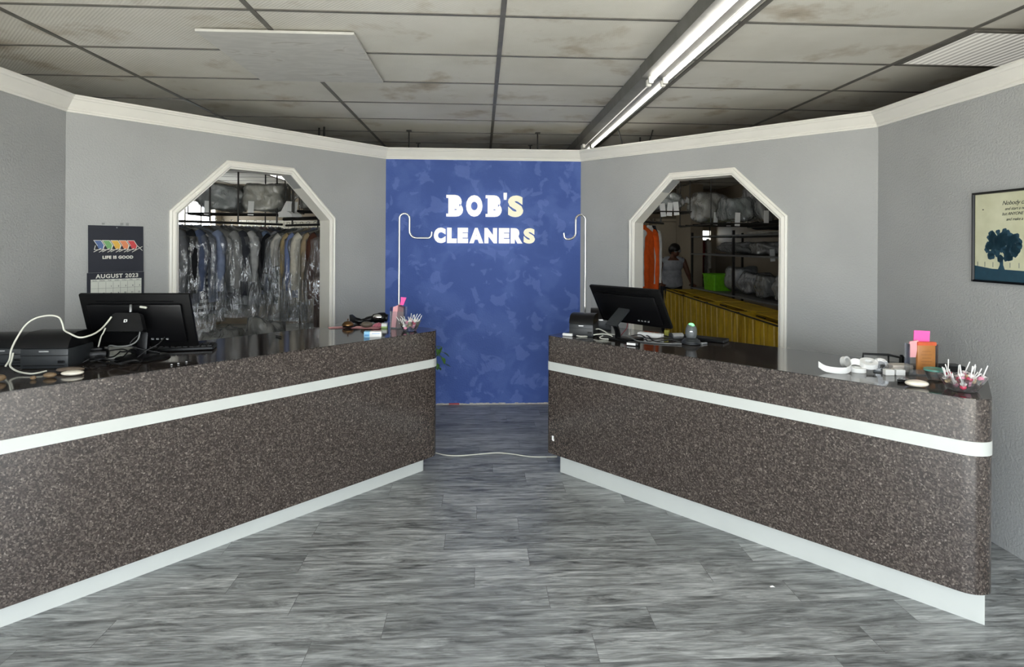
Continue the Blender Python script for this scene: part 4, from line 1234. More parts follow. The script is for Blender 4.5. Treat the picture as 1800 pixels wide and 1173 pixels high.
T1 = MB(); T1.mesh(text_mesh('AUGUST 2023', 0.036, 0.0004, 0.0012, 'CENTER', 0, 1.12), Matrix.Translation((0.165, 1.318, 0.0066))); T1.build('month_title', M_INK, cal)
T2 = MB(); T2.mesh(text_mesh('LIFE IS GOOD', 0.026, 0.0004, 0.0014, 'CENTER', 0, 1.12), Matrix.Translation((0.165, 1.444, 0.0118))); T2.build('slogan', M_INK, cal)
cols = [('blue', (86, 110, 160)), ('green', (120, 172, 112)), ('gold', (226, 178, 74)), ('orange', (228, 140, 96)), ('red', (206, 66, 70))]
for i, (cn, cv) in enumerate(cols):
    x = 0.028 + 0.047 * i
    zz = 0.0110 + 0.0012 * i / 5
    b = MB(); b.prism([(x, 1.562), (x + 0.040, 1.562), (x + 0.058, 1.530), (x + 0.050, 1.508), (x + 0.030, 1.508), (x + 0.016, 1.535)], zz - 0.0012, zz + 0.0006); b.build(cn + '_deck_chair', plain('print_' + cn, srgb(*cv), 0.5, var=0.04), cal)
    g = MB()
    def stroke(x0, y0, x1, y1, w=0.0035):
        d = Vector((x1 - x0, y1 - y0)); L_ = d.length; d /= L_; n = Vector((-d.y, d.x)) * w / 2
        g.prism([(x0 - n.x, y0 - n.y), (x1 - n.x, y1 - n.y), (x1 + n.x, y1 + n.y), (x0 + n.x, y0 + n.y)], zz + 0.0004, zz + 0.0011)
    stroke(x - 0.001, 1.563, x + 0.041, 1.563); stroke(x + 0.040, 1.564, x + 0.062, 1.526); stroke(x, 1.564, x + 0.022, 1.528, 0.0025)
    stroke(x + 0.010, 1.530, x + 0.004, 1.502); stroke(x + 0.060, 1.530, x + 0.050, 1.498); stroke(x + 0.001, 1.488, x + 0.042, 1.512); stroke(x + 0.030, 1.486, x + 0.062, 1.506)
    stroke(x + 0.004, 1.502, x + 0.052, 1.504, 0.0028)
    if i == 4:
        stroke(x + 0.058, 1.532, x + 0.092, 1.496); stroke(x + 0.055, 1.502, x + 0.092, 1.524)
    g.build('chair_outline', M_INK, cal)
b = MB(); b.lathe([(0.004, 0), (0.004, 0.004), (0.0, 0.006)], 12, Matrix.Translation((0.160, 1.648, 0.002))); b.build('hanging_pin', M_SILVER, cal)
for i, (x, w_) in enumerate(((0.085, 0.016), (0.190, 0.018), (0.222, 0.018))):
    o = MB(); o.box((x, 1.672, 0.0008), (w_, 0.018 if i else 0.012, 0.0014))
    tag(place(o.build('tape_scrap', plain('grey_tape', srgb(140, 142, 140), 0.5)), F_AL @ Matrix.Translation((0.117, 0, 0))), ('leftmost', 'middle', 'rightmost')[i] + ' of three grey tape scraps on the wall just above the calendar', 'tape', 'tape scraps above the calendar')

# framed poster (right wall)
F_R = frame(WR, PR0)
po = thing('framed_poster', 'black framed poster of a dark tree under lines of script on the right wall', 'picture', (0, 0, 0))
po.matrix_world = F_R @ Matrix.Translation((0.787, 1.364, 0.0))
pw, ph = 0.62, 0.482
b = MB()
sweep2(b, [(0, 0), (pw, 0), (pw, ph), (0, ph), (0, 0.0001)], [(0, 0.0), (0.0, 0.016), (0.008, 0.018), (0.012, 0.010), (0.012, 0.0)])
b.build('frame', M_BLACK, po)
pm = NT('poster_paper'); pm.b.inputs['Roughness'].default_value = 0.35
n1 = pm.n('ShaderNodeTexNoise', Scale=9.0, Detail=4.0)
pm.l(pm.coords(), n1.inputs['Vector'])
pm.l(pm.ramp(n1.outputs['Fac'], [(0.3, srgb(206, 206, 172)), (0.7, srgb(222, 222, 192))]), pm.b.inputs['Base Color'])
b = MB(); b.box((pw / 2, ph / 2, 0.004), (pw - 0.02, ph - 0.02, 0.004)); b.build('sheet', pm.m, po)
M_TEAL = plain('teal_print', srgb(38, 72, 88), 0.4, var=0.12, vscale=30)
b = MB(); b.prism([(0.012, 0.012), (pw - 0.012, 0.012), (pw - 0.012, 0.062), (0.30, 0.070), (0.12, 0.074), (0.012, 0.088)], 0.0058, 0.0068); b.build('printed_hill', M_TEAL, po)
b = MB(); b.prism([(0.155, 0.072), (0.195, 0.072), (0.186, 0.095), (0.184, 0.14), (0.168, 0.14), (0.166, 0.095)], 0.0058, 0.0070)
r_ = random.Random(8)
for k in range(80):
    a = r_.uniform(0, 2 * PI); q = math.sqrt(r_.random())
    cx, cy, rr_ = 0.180 + 0.096 * q * math.cos(a), 0.196 + 0.080 * q * math.sin(a), r_.uniform(0.012, 0.024)
    b.prism([(cx + rr_ * (0.8 + 0.3 * ((j * 7 + k) % 3) / 2) * math.cos(j * PI / 5), cy + rr_ * (0.8 + 0.3 * ((j * 5 + k) % 3) / 2) * math.sin(j * PI / 5)) for j in range(10)], 0.0058, 0.0072)
b.build('printed_tree', M_TEAL, po)
b = MB()
for x in (0.03, 0.075, 0.125, 0.225, 0.275, 0.33):
    b.box((x, 0.096, 0.0064), (0.002, 0.026, 0.0008))
b.build('printed_fence', M_TEAL, po)
b = MB()
for tx, yy, sz in (('Nobody can go back', 0.405, 0.031), ('and start a new beginning,', 0.378, 0.0215), ('but ANYONE can start today', 0.352, 0.0215), ('and make a new ending.', 0.324, 0.0215)):
    b.mesh(text_mesh(tx, sz, 0.0003, 0.0, 'CENTER', 0.35, 0.95), Matrix.Translation((pw / 2 - 0.01, yy, 0.0064)))
b.build('printed_script', plain('dark_ink', srgb(52, 56, 52), 0.5), po)
b = MB(); b.lathe([(0.005, 0), (0.004, 0.001), (0, 0.0012)], 10, Matrix.Translation((0.062, 0.388, 0.0062)) @ Matrix.Diagonal((1, 0.6, 1, 1))); b.build('printed_bird', M_INK and plain('dark_ink', srgb(52, 56, 52), 0.5), po)

# ================================================================== THE WORKROOM BEHIND THE ARCHWAYS
def rail(label, p, q, z, r=0.014, drops=(0.1, 0.9), grp=None):
    t = thing('garment_rail', label, 'rail', ((p[0] + q[0]) / 2, (p[1] + q[1]) / 2, z), 0, grp)
    o = Vector(t.location)
    P, Q = Vector((p[0], p[1], z)) - o, Vector((q[0], q[1], z)) - o
    b = MB(); b.tube([P, Q], r, 10); b.build('bar', M_STEEL, t, smooth=50)
    for d in drops:
        c = P.lerp(Q, d)
        b = MB(); b.tube([c + Vector((0, 0, r)), (c.x, c.y, ZC - z - 0.008)], 0.009, 8); b.build('drop_rod', M_STEEL, t, smooth=50)
    return t

CLOTH = {}
def cloth(cn, c):
    if cn not in CLOTH:
        CLOTH[cn] = plain('cloth_' + cn, srgb(*[k * 0.86 for k in c]), 0.8, spec=0.2, var=0.14, vscale=18, bump=0.2, bscale=220)
    return CLOTH[cn]
def striped(cn, a, b_):
    t = NT('cloth_' + cn)
    t.b.inputs['Roughness'].default_value = 0.8
    wv = t.n('ShaderNodeTexWave', Scale=5.5, Distortion=0.4)
    wv.bands_direction = 'Z'
    t.l(t.coords(), wv.inputs['Vector'])
    t.l(t.ramp(wv.outputs['Fac'], [(0.0, srgb(*a)), (0.55, srgb(*b_))], 'CONSTANT'), t.b.inputs['Base Color'])
    return t.m

def garment(name, label, cat, loc, rz, m, L, sleeves, wid=0.21, film_on=True, grp=None, seed=0, filmL=None):
    """cloth on a hanger; local x runs along the shoulders, z=0 is the rail the hook sits on"""
    r_ = random.Random(seed)
    ph = [r_.uniform(0, 6.28) for _ in range(5)]
    t = thing(name, label, cat, loc, rz, grp)
    lv = [(0.045, 0.035, 0.026), (0.065, 0.045, 0.030), (0.085, wid * 0.55, 0.030), (0.115, wid * 0.86, 0.032), (0.15, wid, 0.036), (0.26, wid * 0.97, 0.042)]
    lv += [(0.26 + (L - 0.26) * k / 7, wid * (0.95 + 0.03 * k / 7 + 0.05 * r_.random()), 0.040 + 0.012 * r_.random()) for k in range(1, 8)]
    seg = 36
    b = MB()
    vs = []
    for z, w, d in lv:
        amp = max(0, min(1, (z - 0.15) / 0.3))
        for k in range(seg):
            a = 2 * PI * k / seg
            fold = 1 + amp * (0.16 * math.sin(5 * a + ph[0] + z) + 0.12 * math.sin(9 * a + ph[1] - 2 * z))
            vs.append((w * math.cos(a), d * math.sin(a) * fold + 0.008 * amp * math.sin(4 * z + ph[2]), -z + 0.006 * amp * math.sin(3 * a + ph[3])))
    fs = [(j * seg + k, j * seg + (k + 1) % seg, (j + 1) * seg + (k + 1) % seg, (j + 1) * seg + k) for j in range(len(lv) - 1) for k in range(seg)]
    b.add(vs, fs)
    if sleeves:
        for sx in (-1, 1):
            sl = sleeves * (0.95 + 0.1 * r_.random())
            b.tube([(sx * wid * 0.86, 0, -0.125), (sx * (wid + 0.02), 0, -0.19), (sx * (wid + 0.034), -0.006, -0.19 - sl * 0.5), (sx * (wid + 0.024), -0.012, -0.19 - sl)], [0.050, 0.046, 0.040, 0.034], 12, 5)
    b.build('cloth', m, t, smooth=70)
    h = MB(); h.tube([(0.010, 0, 0.004), (0.014, 0, 0.014), (0.004, 0, 0.022), (-0.012, 0, 0.018), (-0.014, 0, 0.006), (0, 0, -0.018), (0, 0, -0.05)], 0.0022, 6, 4)
    h.tube([(0, 0, -0.05), (-wid * 0.84, 0, -0.115)], 0.0022, 6); h.tube([(0, 0, -0.05), (wid * 0.84, 0, -0.115)], 0.0022, 6)
    h.build('hanger', M_CHROME, t)
    if film_on:
        FL = filmL or L + 0.14
        f = MB()
        fv = [(0.035, 0.02, 0.02), (0.07, wid * 0.5, 0.045), (0.11, wid * 1.05, 0.065), (0.16, wid * 1.36, 0.075)] + [(0.16 + (FL - 0.16) * k / 10, wid * (1.40 + 0.05 * math.sin(k + ph[0])), 0.078 + 0.010 * math.sin(2.1 * k + ph[1])) for k in range(1, 11)]
        vs = []
        for z, w, d in fv:
            amp = max(0, min(1, (z - 0.1) / 0.2))
            for k in range(seg):
                a = 2 * PI * k / seg
                fo = 1 + amp * (0.22 * math.sin(6 * a + ph[2] + 3 * z) + 0.18 * math.sin(11 * a + ph[3] - 7 * z))
                vs.append((w * math.cos(a) * (1 + 0.05 * amp * math.sin(9 * z + ph[4])), d * math.sin(a) * fo, -z))
        fs = [(j * seg + k, j * seg + (k + 1) % seg, (j + 1) * seg + (k + 1) % seg, (j + 1) * seg + k) for j in range(len(fv) - 1) for k in range(seg)]
        f.add(vs, fs)
        f.build('plastic_cover', M_FILM, t, smooth=True)
    return t

# left archway: the long rail
P0, P1 = Vector((-2.96, 5.55)), Vector((-2.20, 6.42))
rail('dark garment rail carrying the long row of clothes behind the left archway', P0 - (P1 - P0) * 0.06, P1 + (P1 - P0) * 0.05, 1.755, 0.013, (0.40, 0.62, 0.95))
ORD = ['first', 'second', 'third', 'fourth', 'fifth', 'sixth', 'seventh', 'eighth', 'ninth', 'tenth', 'eleventh', 'twelfth', 'thirteenth', 'fourteenth', 'fifteenth']
rowA = [('shirt', 'grey', (120, 122, 126), 0.72, 0.50), ('jacket', 'black', (30, 31, 34), 0.74, 0.52), ('shirt', 'slate_blue', (88, 100, 128), 0.78, 0.50), ('dress', 'stripe', None, 0.90, 0),
        ('shirt', 'pale_blue', (142, 154, 182), 0.78, 0.50), ('trousers', 'olive', (112, 104, 82), 0.86, 0), ('shirt', 'silver_grey', (150, 150, 148), 0.70, 0.46), ('jacket', 'charcoal', (58, 60, 66), 0.76, 0.52),
        ('shirt', 'white', (188, 188, 186), 0.84, 0.42), ('jacket', 'dark_grey', (70, 70, 72), 0.74, 0.50), ('shirt', 'steel_blue', (104, 118, 144), 0.74, 0.5), ('blouse', 'light_grey', (160, 160, 164), 0.70, 0.44),
        ('dress', 'dusky_red', (128, 78, 84), 0.62, 0.2), ('shirt', 'navy', (48, 56, 92), 0.72, 0.5), ('jacket', 'jet_black', (20, 20, 22), 0.74, 0.52)]
for i, (kind, cn, c, L, sl) in enumerate(rowA):
    p = P0.lerp(P1, i / 14)
    m = striped('black_white_stripe', (24, 24, 26), (200, 200, 200)) if cn == 'stripe' else cloth(cn, c)
    word = 'black and white striped' if cn == 'stripe' else cn.replace('_', ' ')
    garment('hanging_' + kind, f'{word} {kind} in clear film, {ORD[i]} from the left on the long rail', kind, (p.x, p.y, 1.767), R(-9 + 5 * math.sin(i * 2.3)), m, L, sl,
            0.135 if kind == 'trousers' else 0.195 + 0.012 * (i % 3), True, 'clothes on the long rail', i, L + (0.12 if i % 3 else 0.24))
# left archway: the shorter rail
Q0, Q1 = Vector((-1.98, 6.10)), Vector((-1.36, 5.58))
rail('dark garment rail hung behind the right half of the left archway', Q0 - (Q1 - Q0) * 0.05, Q1 + (Q1 - Q0) * 0.1, 1.735, 0.012, (0.12, 0.60))
rail('thick upper bar just above the shorter clothes rail in the left archway', Q0 - (Q1 - Q0) * 0.10, Q1 + (Q1 - Q0) * 0.1, 1.80, 0.017, (0.18, 0.7))
rowB = [('jacket', 'raven_black', (26, 27, 30), 0.58, 0.30), ('dress', 'bottle_green', (52, 72, 66), 0.80, 0), ('shirt', 'cream', (206, 202, 192), 0.86, 0.22), ('shirt', 'sand', (188, 166, 124), 0.80, 0.46), ('shirt', 'sky_blue', (130, 146, 190), 0.72, 0.48),
        ('blouse', 'ivory', (214, 208, 192), 0.74, 0.44), ('coat', 'beige', (170, 150, 120), 0.95, 0.56), ('coat', 'brown', (84, 52, 40), 0.98, 0.5)]
for i, (kind, cn, c, L, sl) in enumerate(rowB):
    p = Q0.lerp(Q1, i / 7)
    garment('hanging_' + kind, f'{cn.replace("_", " ")} {kind} in clear film, {ORD[i]} from the left on the shorter rail', kind, (p.x, p.y, 1.746), R(190 + 5 * math.sin(i * 1.7)), cloth(cn, c), L, sl,
            0.195 + 0.012 * (i % 3), i != 0, 'clothes on the shorter rail', 40 + i, L + 0.16)
# far white clothes between the two rails
rail('thin far rail of white clothes seen between the two nearer rails', (-3.1, 8.3), (-2.2, 8.3), 1.74, 0.010, (0.1, 0.9))
for i in range(3):
    garment('hanging_shirt', ('left', 'middle', 'right')[i] + ' one of three white shirts on the far rail', 'shirt', (-2.80 + 0.17 * i, 8.3, 1.749), R(70), cloth('bright_white', (226, 224, 220)), 0.72, 0.4, 0.2, False, 'white shirts on the far rail', 60 + i)

def bundle(name, label, loc, d, col, cn, rz=0.0, tags=0, seed=0, grp=None, cat='bag', filmed=True):
    """bedding or laundry bundled in cloudy polythene; loc is the underside"""
    r_ = random.Random(seed)
    ph = [r_.uniform(0, 6.28) for _ in range(6)]
    t = thing(name, label, cat, loc, rz, grp)
    lump = lambda u: (1 + 0.10 * math.sin(3.1 * u.x + ph[0]) * math.cos(2.6 * u.y + ph[1]) + 0.06 * math.sin(6 * u.z + ph[2] + 4 * u.x) + 0.04 * math.sin(9 * u.y + ph[3])) / max(abs(u.x), abs(u.y), abs(u.z), 0.72) * 0.80
    b = MB(); b.ell((0, 0, d[2] * 0.97), (d[0] * 0.94, d[1] * 0.94, d[2] * 0.9), None, 32, 20, lump)
    b.build('bedding', cloth(cn, col), t, smooth=True)
    if filmed:
        lump2 = lambda u: lump(u) * (1 + 0.025 * math.sin(14 * u.x + ph[4] + 5 * u.z) + 0.02 * math.sin(19 * u.y + ph[5] + 7 * u.x))
        b = MB(); b.ell((0, 0, d[2] * 0.99), (d[0], d[1], d[2]), None, 48, 28, lump2)
        nx = d[0] * 0.95
        b.tube([(nx, 0, d[2]), (nx + 0.05, 0.01, d[2] * 1.05), (nx + 0.10, 0.0, d[2] * 1.25)], [0.05, 0.02, 0.05], 12, 3)
        b.build('film', M_BAGFILM, t, smooth=True)
    for k in range(tags):
        b = MB(); b.box((-d[0] * 0.4 + d[0] * 0.8 * k / max(1, tags - 1 or 1), -d[1] * 0.96, d[2] * 0.35 - 0.02), (0.06, 0.004, 0.15), Matrix.Rotation(r_.uniform(-.15, .15), 4, 'Y'))
        b.build('paper_tag', M_WHITEP, t)
    return t
def overhead(label, x0, x1, y0, y1, z):
    t = thing('overhead_rack', label, 'rack', ((x0 + x1) / 2, (y0 + y1) / 2, z))
    w, d = x1 - x0, y1 - y0
    b = MB()
    for k in range(5):
        b.tube([(-w / 2, -d / 2 + d * k / 4, 0), (w / 2, -d / 2 + d * k / 4, 0)], 0.007, 8)
    for x in (-w / 2 + .02, w / 2 - .02):
        b.tube([(x, -d / 2, -0.012), (x, d / 2, -0.012)], 0.008, 8)
    b.build('wire_shelf', M_STEEL, t, smooth=50)
    for x in (-w / 2 + .02, w / 2 - .02):
        for y in (-d / 2, d / 2):
            c = MB(); c.tube([(x, y, -0.01), (x, y, ZC - z - 0.008)], 0.006, 8); c.build('drop_rod', M_STEEL, t, smooth=50)
    return t
overhead('dark wire rack hung from the ceiling over the long clothes rail, carrying two bundles', -3.10, -2.06, 6.30, 6.78, 1.865)
bundle('bedding_bundle', 'grey-blue bedding bundle in cloudy film over the long clothes rail', (-2.80, 6.54, 1.874), (0.27, 0.24, 0.172), (120, 132, 138), 'bedding_grey', 0.1, 1, 1)
bundle('bedding_bundle', 'cream bedding bundle in cloudy film over the long clothes rail', (-2.34, 6.54, 1.874), (0.25, 0.24, 0.176), (206, 198, 178), 'bedding_cream', 0.0, 1, 2)
overhead('dark wire rack hung from the ceiling over the shorter clothes rail', -2.04, -1.62, 6.28, 6.75, 1.90)
bundle('bedding_bundle', 'pale puffy bundle on the rack over the shorter clothes rail', (-1.83, 6.52, 1.909), (0.17, 0.19, 0.155), (214, 210, 200), 'bedding_pale', 0.4, 0, 3)
o = MB(); o.prism([(-0.10, 0), (0.12, 0), (0.10, 0.03), (0.03, 0.06), (0.05, 0.16), (0.02, 0.16), (-0.06, 0.06), (-0.11, 0.05)], -0.06, 0.06, Matrix.Rotation(R(90), 4, 'X'))
tag(o.build('folded_cover', M_WHITEP, loc=(-1.96, 6.085, 1.818), rotz=R(-35)), 'folded white paper cover standing on the thick upper bar', 'cover')
# on the workroom floor, left
t = bundle('laundry_sack', 'big dark grey laundry sack standing below the long clothes rail', (-2.0, 5.52, 0.0), (0.19, 0.19, 0.46), (92, 96, 104), 'sack_grey', 0, 0, 7, None, 'sack')
bundle('laundry_sack', 'lower dark laundry sack left of the big grey one', (-2.42, 5.62, 0.0), (0.20, 0.19, 0.40), (70, 76, 76), 'sack_dark', 0, 0, 8, None, 'sack')
t = thing('work_table', 'white work table behind the shorter clothes rail', 'table', (-1.95, 6.95, 0))
b = MB(); b.bbox((0, 0, 0.70), (0.95, 0.6, 0.04), 0.01); b.build('table_top', M_WHITE_LAM, t)
b = MB(); b.box((0, 0, 0.40), (0.9, 0.55, 0.02)); b.build('lower_shelf', M_WHITE_LAM, t)
for sx in (-1, 1):
    for sy in (-1, 1):
        b = MB(); b.box((sx * 0.44, sy * 0.26, 0.34), (0.04, 0.04, 0.68)); b.build('leg', M_STEEL, t)
t = thing('wall_cabinet', 'cream wall cabinet far behind the hanging clothes', 'cabinet', (-3.7, YB - 0.16, 1.50))
b = MB(); b.box((0, 0, 0.24), (1.7, 0.3, 0.48)); b.build('case', M_TRIM, t)
for k in range(4):
    b = MB(); b.bbox((-0.63 + 0.42 * k, -0.157, 0.24), (0.40, 0.015, 0.45), 0.004); b.build('door', plain('cream_cabinet_door', srgb(220, 214, 196), 0.45), t)

# right archway: yellow canvas carts
M_YEL = plain('yellow_canvas', srgb(206, 170, 40), 0.65, var=0.22, vscale=6, bump=0.3, bscale=60)
cd = Vector((0.335, 4.36, 0)).normalized(); ca = math.atan2(cd.y, cd.x)
cart0 = Vector((2.60, 4.93, 0))
def cart(i, label):
    p = cart0 + cd * (1.06 * i + 0.53)
    t = thing('canvas_cart', label, 'laundry cart', tuple(p), ca, 'yellow carts behind the right archway')
    w, d, z0, z1 = 1.02, 0.50, 0.16, 0.85
    r_ = random.Random(i)
    b = MB()
    per = []
    n = 30
    for k in range(n): per.append((-w / 2 + w * k / n, 0, 0))
    for k in range(14): per.append((w / 2, -d * k / 14, 1))
    for k in range(n): per.append((w / 2 - w * k / n, -d, 2))
    for k in range(14): per.append((-w / 2, -d + d * k / 14, 3))
    nn = len(per)
    levels = [z1 + 0.012, z1, 0.78, 0.62, 0.45, 0.30, z0]
    vs = []
    for j, z in enumerate(levels):
        f = j / (len(levels) - 1)
        for k, (x, y, sd) in enumerate(per):
            bul = 0.022 * math.sin(k * 1.3 + i) * min(1, f * 2.0) + 0.02 * math.sin(PI * f)
            ox, oy = ((0, 1), (1, 0), (0, -1), (-1, 0))[sd]
            s_ = 0.96 - 0.05 * f
            vs.append((x * s_ + ox * bul, (y + d / 2) * s_ - d / 2 + oy * bul, z))
    fs = [(j * nn + k, j * nn + (k + 1) % nn, (j + 1) * nn + (k + 1) % nn, (j + 1) * nn + k) for j in range(len(levels) - 1) for k in range(nn)]
    fs.append(tuple(range((len(levels) - 1) * nn, len(levels) * nn)))
    b.add(vs, fs)
    b.build('canvas_liner', M_YEL, t, smooth=60)
    b = MB()
    ring = [(-w / 2, 0.008), (w / 2, 0.008), (w / 2, -d - 0.008), (-w / 2, -d - 0.008)]
    for k in range(4):
        b.tube([(ring[k][0], ring[k][1], z1), (ring[(k + 1) % 4][0], ring[(k + 1) % 4][1], z1)], 0.008, 8)
        b.tube([(ring[k][0] * 0.93, -d / 2 + (ring[k][1] + d / 2) * 0.86, z1), (ring[k][0] * 0.93, -d / 2 + (ring[k][1] + d / 2) * 0.86, 0.10)], 0.010, 8)
        b.tube([(ring[k][0], ring[k][1], 0.12), (ring[(k + 1) % 4][0], ring[(k + 1) % 4][1], 0.12)], 0.012, 8)
    b.build('tube_frame', M_STEEL, t, smooth=50)
    b = MB(); b.box((0.0, -d * 0.62, z1 + 0.012), (w * 0.94, d * 0.66, 0.012), Matrix.Rotation(0.02, 4, 'X')); b.build('canvas_flap', M_YEL, t)
    for k in range(4):
        b = MB(); b.cyl((0, 0, -0.014), 0.045, 0.028, 16, Matrix.Translation((ring[k][0] * 0.94, ring[k][1] * 0.9 - 0.02, 0.046)) @ Matrix.Rotation(R(90), 4, 'X')); b.build('caster', M_BLACK, t, smooth=40)
    b = MB()
    for k in range(5):
        b.box((-0.1 + 0.045 * k, -0.03, z1 + 0.022), (0.03, 0.012, 0.008))
    b.build('dark_stencil', M_BLACKM, t)
    for k, (x, sw) in enumerate(((-0.46, 0.035), (-0.24, 0.018), (0.02, 0.045), (0.22, 0.018), (0.44, 0.03))):
        b = MB()
        b.grid(lambda u, v: (x + sw * (u - 0.5) * (1 - 0.1 * v), 0.034 - 0.02 * v + 0.006 * math.sin(PI * u), 0.845 - 0.66 * v), 5, 8)
        b.build('seam_strip', plain('pale_yellow_webbing', srgb(224, 196, 110), 0.6), t, smooth=True)
for i, lab in enumerate(('yellow canvas cart nearest the lobby behind the right archway', 'second yellow canvas cart from the lobby behind the right archway', 'third yellow canvas cart from the lobby, before the last one', 'farthest yellow canvas cart, in front of the person')):
    cart(i, lab)

# storage shelves on the right
sh = thing('storage_shelves', 'tall dark shelving of bagged laundry beyond the yellow carts', 'shelves', (3.78, 7.65, 0))
for k, (z, nm) in enumerate(((0.88, 'shelf_board'), (1.42, 'shelf_board'), (1.69, 'shelf_board'), (0.30, 'shelf_board'))):
    b = MB(); b.box((0.0, 0, z), (0.86, 3.1, 0.022)); b.build(nm, plain('grey_shelf_board', srgb(112, 112, 110), 0.5), sh)
for sx in (-1, 1):
    for sy in (-1, 0, 1):
        b = MB(); b.box((sx * 0.41, sy * 1.53, 0.88), (0.03, 0.03, 1.76)); b.build('upright', M_STEEL, sh)
t = thing('plastic_crate', 'bright green plastic tub on the shelf beyond the yellow carts', 'tub', (3.55, 8.55, 0.891))
b = MB()
b.prism(rrect(-0.15, 0.15, -0.2, 0.2, (0.03,) * 4), 0, 0.01)
vs = []
for z, s_ in ((0.0, 0.9), (0.24, 1.0), (0.24, 1.06), (0.23, 1.06), (0.23, 0.97), (0.012, 0.87)):
    vs += [(x * s_, y * s_, z) for x, y in rrect(-0.17, 0.17, -0.22, 0.22, (0.03,) * 4)]
n = len(vs) // 6
b.add(vs, [(j * n + k, j * n + (k + 1) % n, (j + 1) * n + (k + 1) % n, (j + 1) * n + k) for j in range(5) for k in range(n)])
b.build('tub', plain('lime_green_plastic', srgb(112, 190, 30), 0.35), t, smooth=40)
b = MB(); b.tube([(-0.185, -0.12, 0.235), (-0.20, -0.05, 0.12), (-0.20, 0.05, 0.12), (-0.185, 0.12, 0.235)], 0.005, 8, 5); b.build('handle', plain('lime_green_plastic', srgb(112, 190, 30), 0.35), t, smooth=50)
bundle('laundry_bag', 'clear bag of white laundry beside the green tub on the lower shelf', (3.64, 7.98, 0.892), (0.22, 0.22, 0.20), (204, 208, 212), 'linen_a', 0, 0, 11)
bundle('laundry_bag', 'clear bag with dark blue cloth in the middle of the lower shelf', (3.62, 7.50, 0.892), (0.20, 0.19, 0.17), (72, 78, 110), 'linen_b', 0.3, 1, 12)
bundle('laundry_bag', 'dark clear bag right of the blue one on the lower shelf', (3.58, 7.06, 0.892), (0.19, 0.20, 0.16), (90, 92, 96), 'linen_c', 0.1, 0, 13)
bundle('laundry_bag', 'clear bag of white linen nearest the lobby on the lower shelf', (3.60, 6.60, 0.892), (0.22, 0.22, 0.17), (214, 216, 218), 'linen_d', 0.2, 0, 14)
bundle('rolled_blanket', 'long grey rolled blanket on the middle shelf', (3.68, 8.16, 1.432), (0.20, 0.46, 0.095), (118, 116, 108), 'blanket_grey', 0, 0, 15, None, 'blanket')
bundle('laundry_bag', 'clear bag on the middle shelf right of the rolled blanket', (3.62, 7.18, 1.432), (0.20, 0.26, 0.095), (150, 142, 132), 'linen_e', 0, 1, 16)
bundle('laundry_bag', 'dark bag at the lobby end of the middle shelf', (3.70, 6.52, 1.432), (0.22, 0.26, 0.100), (92, 78, 70), 'linen_f', 0, 0, 17)
bundle('padded_board', 'long padded white sleeve board lying on the top shelf', (3.58, 7.30, 1.702), (0.09, 0.42, 0.022), (212, 208, 196), 'pad_white', 0, 0, 18, None, 'board', False)
bundle('laundry_bag', 'black cloth bag on the top shelf behind the paper tags', (3.85, 7.35, 1.75), (0.26, 0.6, 0.08), (30, 30, 32), 'cloth_black_bag', 0, 0, 19, None, 'bag', False)
overhead('wire rack hung from the ceiling above the storage shelves, heaped with bagged bedding', 2.50, 3.42, 6.30, 7.30, 1.80)
bundle('bedding_bundle', 'large cream bedding roll in clear film at the top of the right archway', (2.78, 7.02, 1.809), (0.24, 0.25, 0.21), (210, 204, 188), 'bedding_a', 0.3, 2, 21)
bundle('bedding_bundle', 'teal bedding bundle in clear film squeezed between two paler ones', (2.90, 6.56, 1.809), (0.17, 0.19, 0.16), (96, 124, 124), 'bedding_b', 0.1, 1, 22)
bundle('bedding_bundle', 'charcoal bedding bundle in clear film, rightmost on the high rack', (3.20, 6.58, 1.809), (0.17, 0.22, 0.24), (92, 92, 96), 'bedding_c', 0.2, 1, 23)
# left side of the right archway
rail('short rail of clothes at the left of the right archway', (1.60, 5.95), (2.05, 6.50), 1.80, 0.012, (0.1, 0.9))
garment('hanging_robe', 'bright orange robe at the left of the right archway', 'robe', (1.700, 6.075, 1.811), R(40), cloth('vivid_orange', (236, 96, 30)), 0.86, 0.6, 0.2, False, 'clothes in the right archway', 81)
garment('hanging_shirt', 'white shirt hanging just right of the orange robe', 'shirt', (1.805, 6.20, 1.811), R(50), cloth('bright_white', (226, 224, 220)), 0.68, 0.5, 0.2, False, 'clothes in the right archway', 82)
garment('hanging_trousers', 'black trousers hanging behind the white shirt in the right archway', 'trousers', (1.865, 6.27, 1.811), R(50), cloth('black', (30, 31, 34)), 0.95, 0, 0.14, False, 'clothes in the right archway', 83)
overhead('small wire rack hung from the ceiling at the left of the right archway', 1.82, 2.34, 6.40, 6.80, 1.93)
bundle('bedding_bundle', 'cloudy white bundle with dangling tags at the left of the right archway', (2.10, 6.60, 1.939), (0.19, 0.18, 0.11), (196, 200, 194), 'bedding_d', 0.0, 3, 24)
rail('far rail of clothes beside the beige wall return', (4.14, 11.0), (4.62, 11.0), 1.72, 0.012, (0.5,))
garment('hanging_dress', 'dark red dress far back beside the beige wall return', 'dress', (4.22, 11.0, 1.731), R(75), cloth('wine_red', (120, 40, 36)), 0.8, 0.2, 0.17, False, None, 85)
garment('hanging_shirt', 'cream shirt far back right of the dark red dress', 'shirt', (4.34, 11.0, 1.731), R(75), cloth('cream', (206, 202, 192)), 0.7, 0.4, 0.18, False, None, 86)

